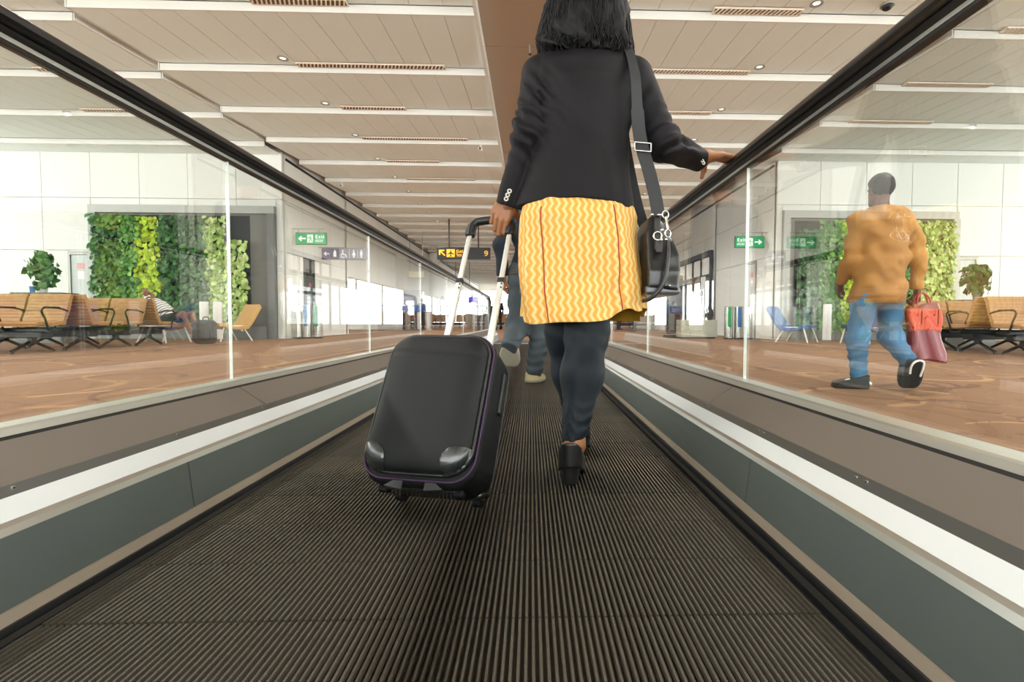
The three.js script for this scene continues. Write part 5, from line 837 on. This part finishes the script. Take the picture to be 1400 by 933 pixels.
  // shoulder bag: strap, hardware, body
  const b = thing('shoulder_bag', 'black leather shoulder bag hanging at the hip of the woman in front', 'handbag', [.57, .72, -1.72]), BO = [.57, .72, -1.72], hang = (name, g, m, p = b) => obj(name, (Array.isArray(g) ? merge(g) : g).translate(-BO[0], -BO[1], -BO[2]), m, p);
  const lea = phys('#16181a', .32, 0, { clearcoat: .35, clearcoatRoughness: .3, bumpMap: dataTex(128, 128, (u, v, i, j) => { const k = 120 + 110 * noise(i * .35, j * .35); return [k, k, k]; }, false, 20, 20), bumpScale: .0004 });
  const outl = [[.618, .592], [.628, .66], [.628, .71], [.615, .765], [.59, .82], [.565, .853], [.548, .858], [.532, .845], [.513, .79], [.51, .70], [.512, .6]];
  const bagF = (() => { const c = outl; const sd = (x, y) => { let d = 1e9, s = 1; for (let i = 0, j = c.length - 1; i < c.length; j = i++) { const ex = c[j][0] - c[i][0], ey = c[j][1] - c[i][1], wx = x - c[i][0], wy = y - c[i][1], q = Math.min(1, Math.max(0, (wx * ex + wy * ey) / (ex * ex + ey * ey))), bx = wx - ex * q, by = wy - ey * q; d = Math.min(d, bx * bx + by * by); const A = y >= c[i][1], B = y < c[j][1], C = ex * wy > ey * wx; if ((A && B && C) || (!A && !B && !C)) s = -s; } return s * Math.sqrt(d); };
    return (x, y, z) => { const q = sd(x, y) + .004, e = .15 - .08 * Math.max(0, (y - .66) / .2), w = Math.abs(z + 1.77) - e + .006 * Math.sin(y * 50) * Math.exp(-(((x - .6) / .03) ** 2)); return Math.hypot(Math.max(q + .016, 0), Math.max(w + .016, 0)) - .016 + Math.min(0, Math.max(q + .016, w + .016)); }; })();
  hang('body', surface(bagF, [.48, .57, -1.96], [.66, .88, -1.58], .0045), lea);
  hang('base', rbox(.112, .03, .29, .01, .566, .6, -1.77), phys('#4a4c4d', .3, 0, { clearcoat: .3 }), b);
  hang('end_tab', [rbox(.02, .13, .006, .003, .548, .78, -1.63, -.25), rbox(.026, .03, .009, .004, .55, .742, -1.628, -.1)], lea);
  hang('handle', tube([[.575, .775, -1.63], [.578, .74, -1.615], [.574, .69, -1.605], [.566, .64, -1.6], [.552, .605, -1.6], [.535, .583, -1.605], [.52, .57, -1.615], [.505, .565, -1.64]], .0065, 40, 10), lea);
  hang('ring', [new THREE.TorusGeometry(.013, .0028, 8, 22).translate(.545, .77, -1.622), new THREE.TorusGeometry(.012, .0028, 8, 22).rotateY(.5).translate(.577, .778, -1.622), new THREE.TorusGeometry(.012, .0026, 8, 22).rotateY(.4).translate(.572, .84, -1.635)], M.chrome);
  hang('clip', [tube([[.573, .832, -1.63], [.574, .81, -1.622], [.578, .79, -1.62]], .005, 14, 8), rod([.53, .838, -1.63], [.56, .838, -1.63], .004)], M.chrome);
  hang('stud', [ball(.006, .557, .788, -1.618), ball(.005, .57, .758, -1.614), ball(.005, .556, .757, -1.616), ball(.0055, .528, .838, -1.628), ball(.004, .58, .612, -1.602)], M.chrome);
  { // strap: a flat webbing ribbon from the bag over the shoulder
    const pth = [[.549, .835, -1.628], [.54, .9, -1.64], [.52, .98, -1.643], [.497, 1.06, -1.648], [.489, 1.12, -1.658], [.482, 1.2, -1.657], [.477, 1.28, -1.66], [.473, 1.34, -1.69], [.467, 1.392, -1.745], [.462, 1.41, -1.79], [.46, 1.39, -1.85], [.47, 1.3, -1.9], [.5, 1.1, -1.91], [.545, .9, -1.9], [.56, .84, -1.87]];
    pth.forEach(p => { if (p[1] > .98) for (let n = 0; n < 60 && jf(p[0], p[1], p[2]) < .007; n++) { const up = p[1] > 1.37 ? .6 : 0; p[2] += (p[2] > -1.79 ? .002 : -.002) * (1 - up); p[1] += .002 * up; } });
    const cv = new THREE.CatmullRomCurve3(pth.map(q => V(...q)), false, 'centripetal'), n = 120, pp = [], ii = [], ctr = V(.42, 1.1, -1.79);
    for (let i = 0; i <= n; i++) { const u = i / n, p = cv.getPoint(u), tg = cv.getTangent(u), w = u < .34 ? .0215 : .018 + .002 * Math.sin(u * 9); let nn = V(.15, Math.max(0, (p.y - 1.3) * 8), Math.max(-1, Math.min(1, (p.z + 1.79) * 14))); nn.addScaledVector(tg, -nn.dot(tg)).normalize(); const s = tg.clone().cross(nn).normalize(); for (const [a, c] of [[-w, .0018], [w, .0018], [w, -.0018], [-w, -.0018]]) { const q = p.clone().addScaledVector(s, a).addScaledVector(nn, c); pp.push(q.x, q.y, q.z); } }
    for (let i = 0; i < n; i++) for (let j = 0; j < 4; j++) { const a = i * 4 + j, b2 = i * 4 + (j + 1) % 4; ii.push(a, b2, a + 4, b2, b2 + 4, a + 4); }
    const sg = new THREE.BufferGeometry(); sg.setAttribute('position', new THREE.Float32BufferAttribute(pp, 3)); sg.setIndex(ii); const strap = hang('strap', toCreasedNormals(sg, .5), std('#1c1f22', .6, 0));
    const bk = z => new THREE.TorusGeometry(.004, .002, 6, 8); const fr = (y, x, z) => [rod([x - .026, y + .012, z], [x + .026, y + .008, z], .0024), rod([x - .026, y - .014, z], [x + .026, y - .018, z], .0024), rod([x - .026, y + .012, z], [x - .026, y - .014, z], .0024), rod([x + .026, y + .008, z], [x + .026, y - .018, z], .0024)];
    hang('buckle', fr(1.056, .4985, -1.638), M.chrome, strap);
  }
}
renderer.render(scene, camera);
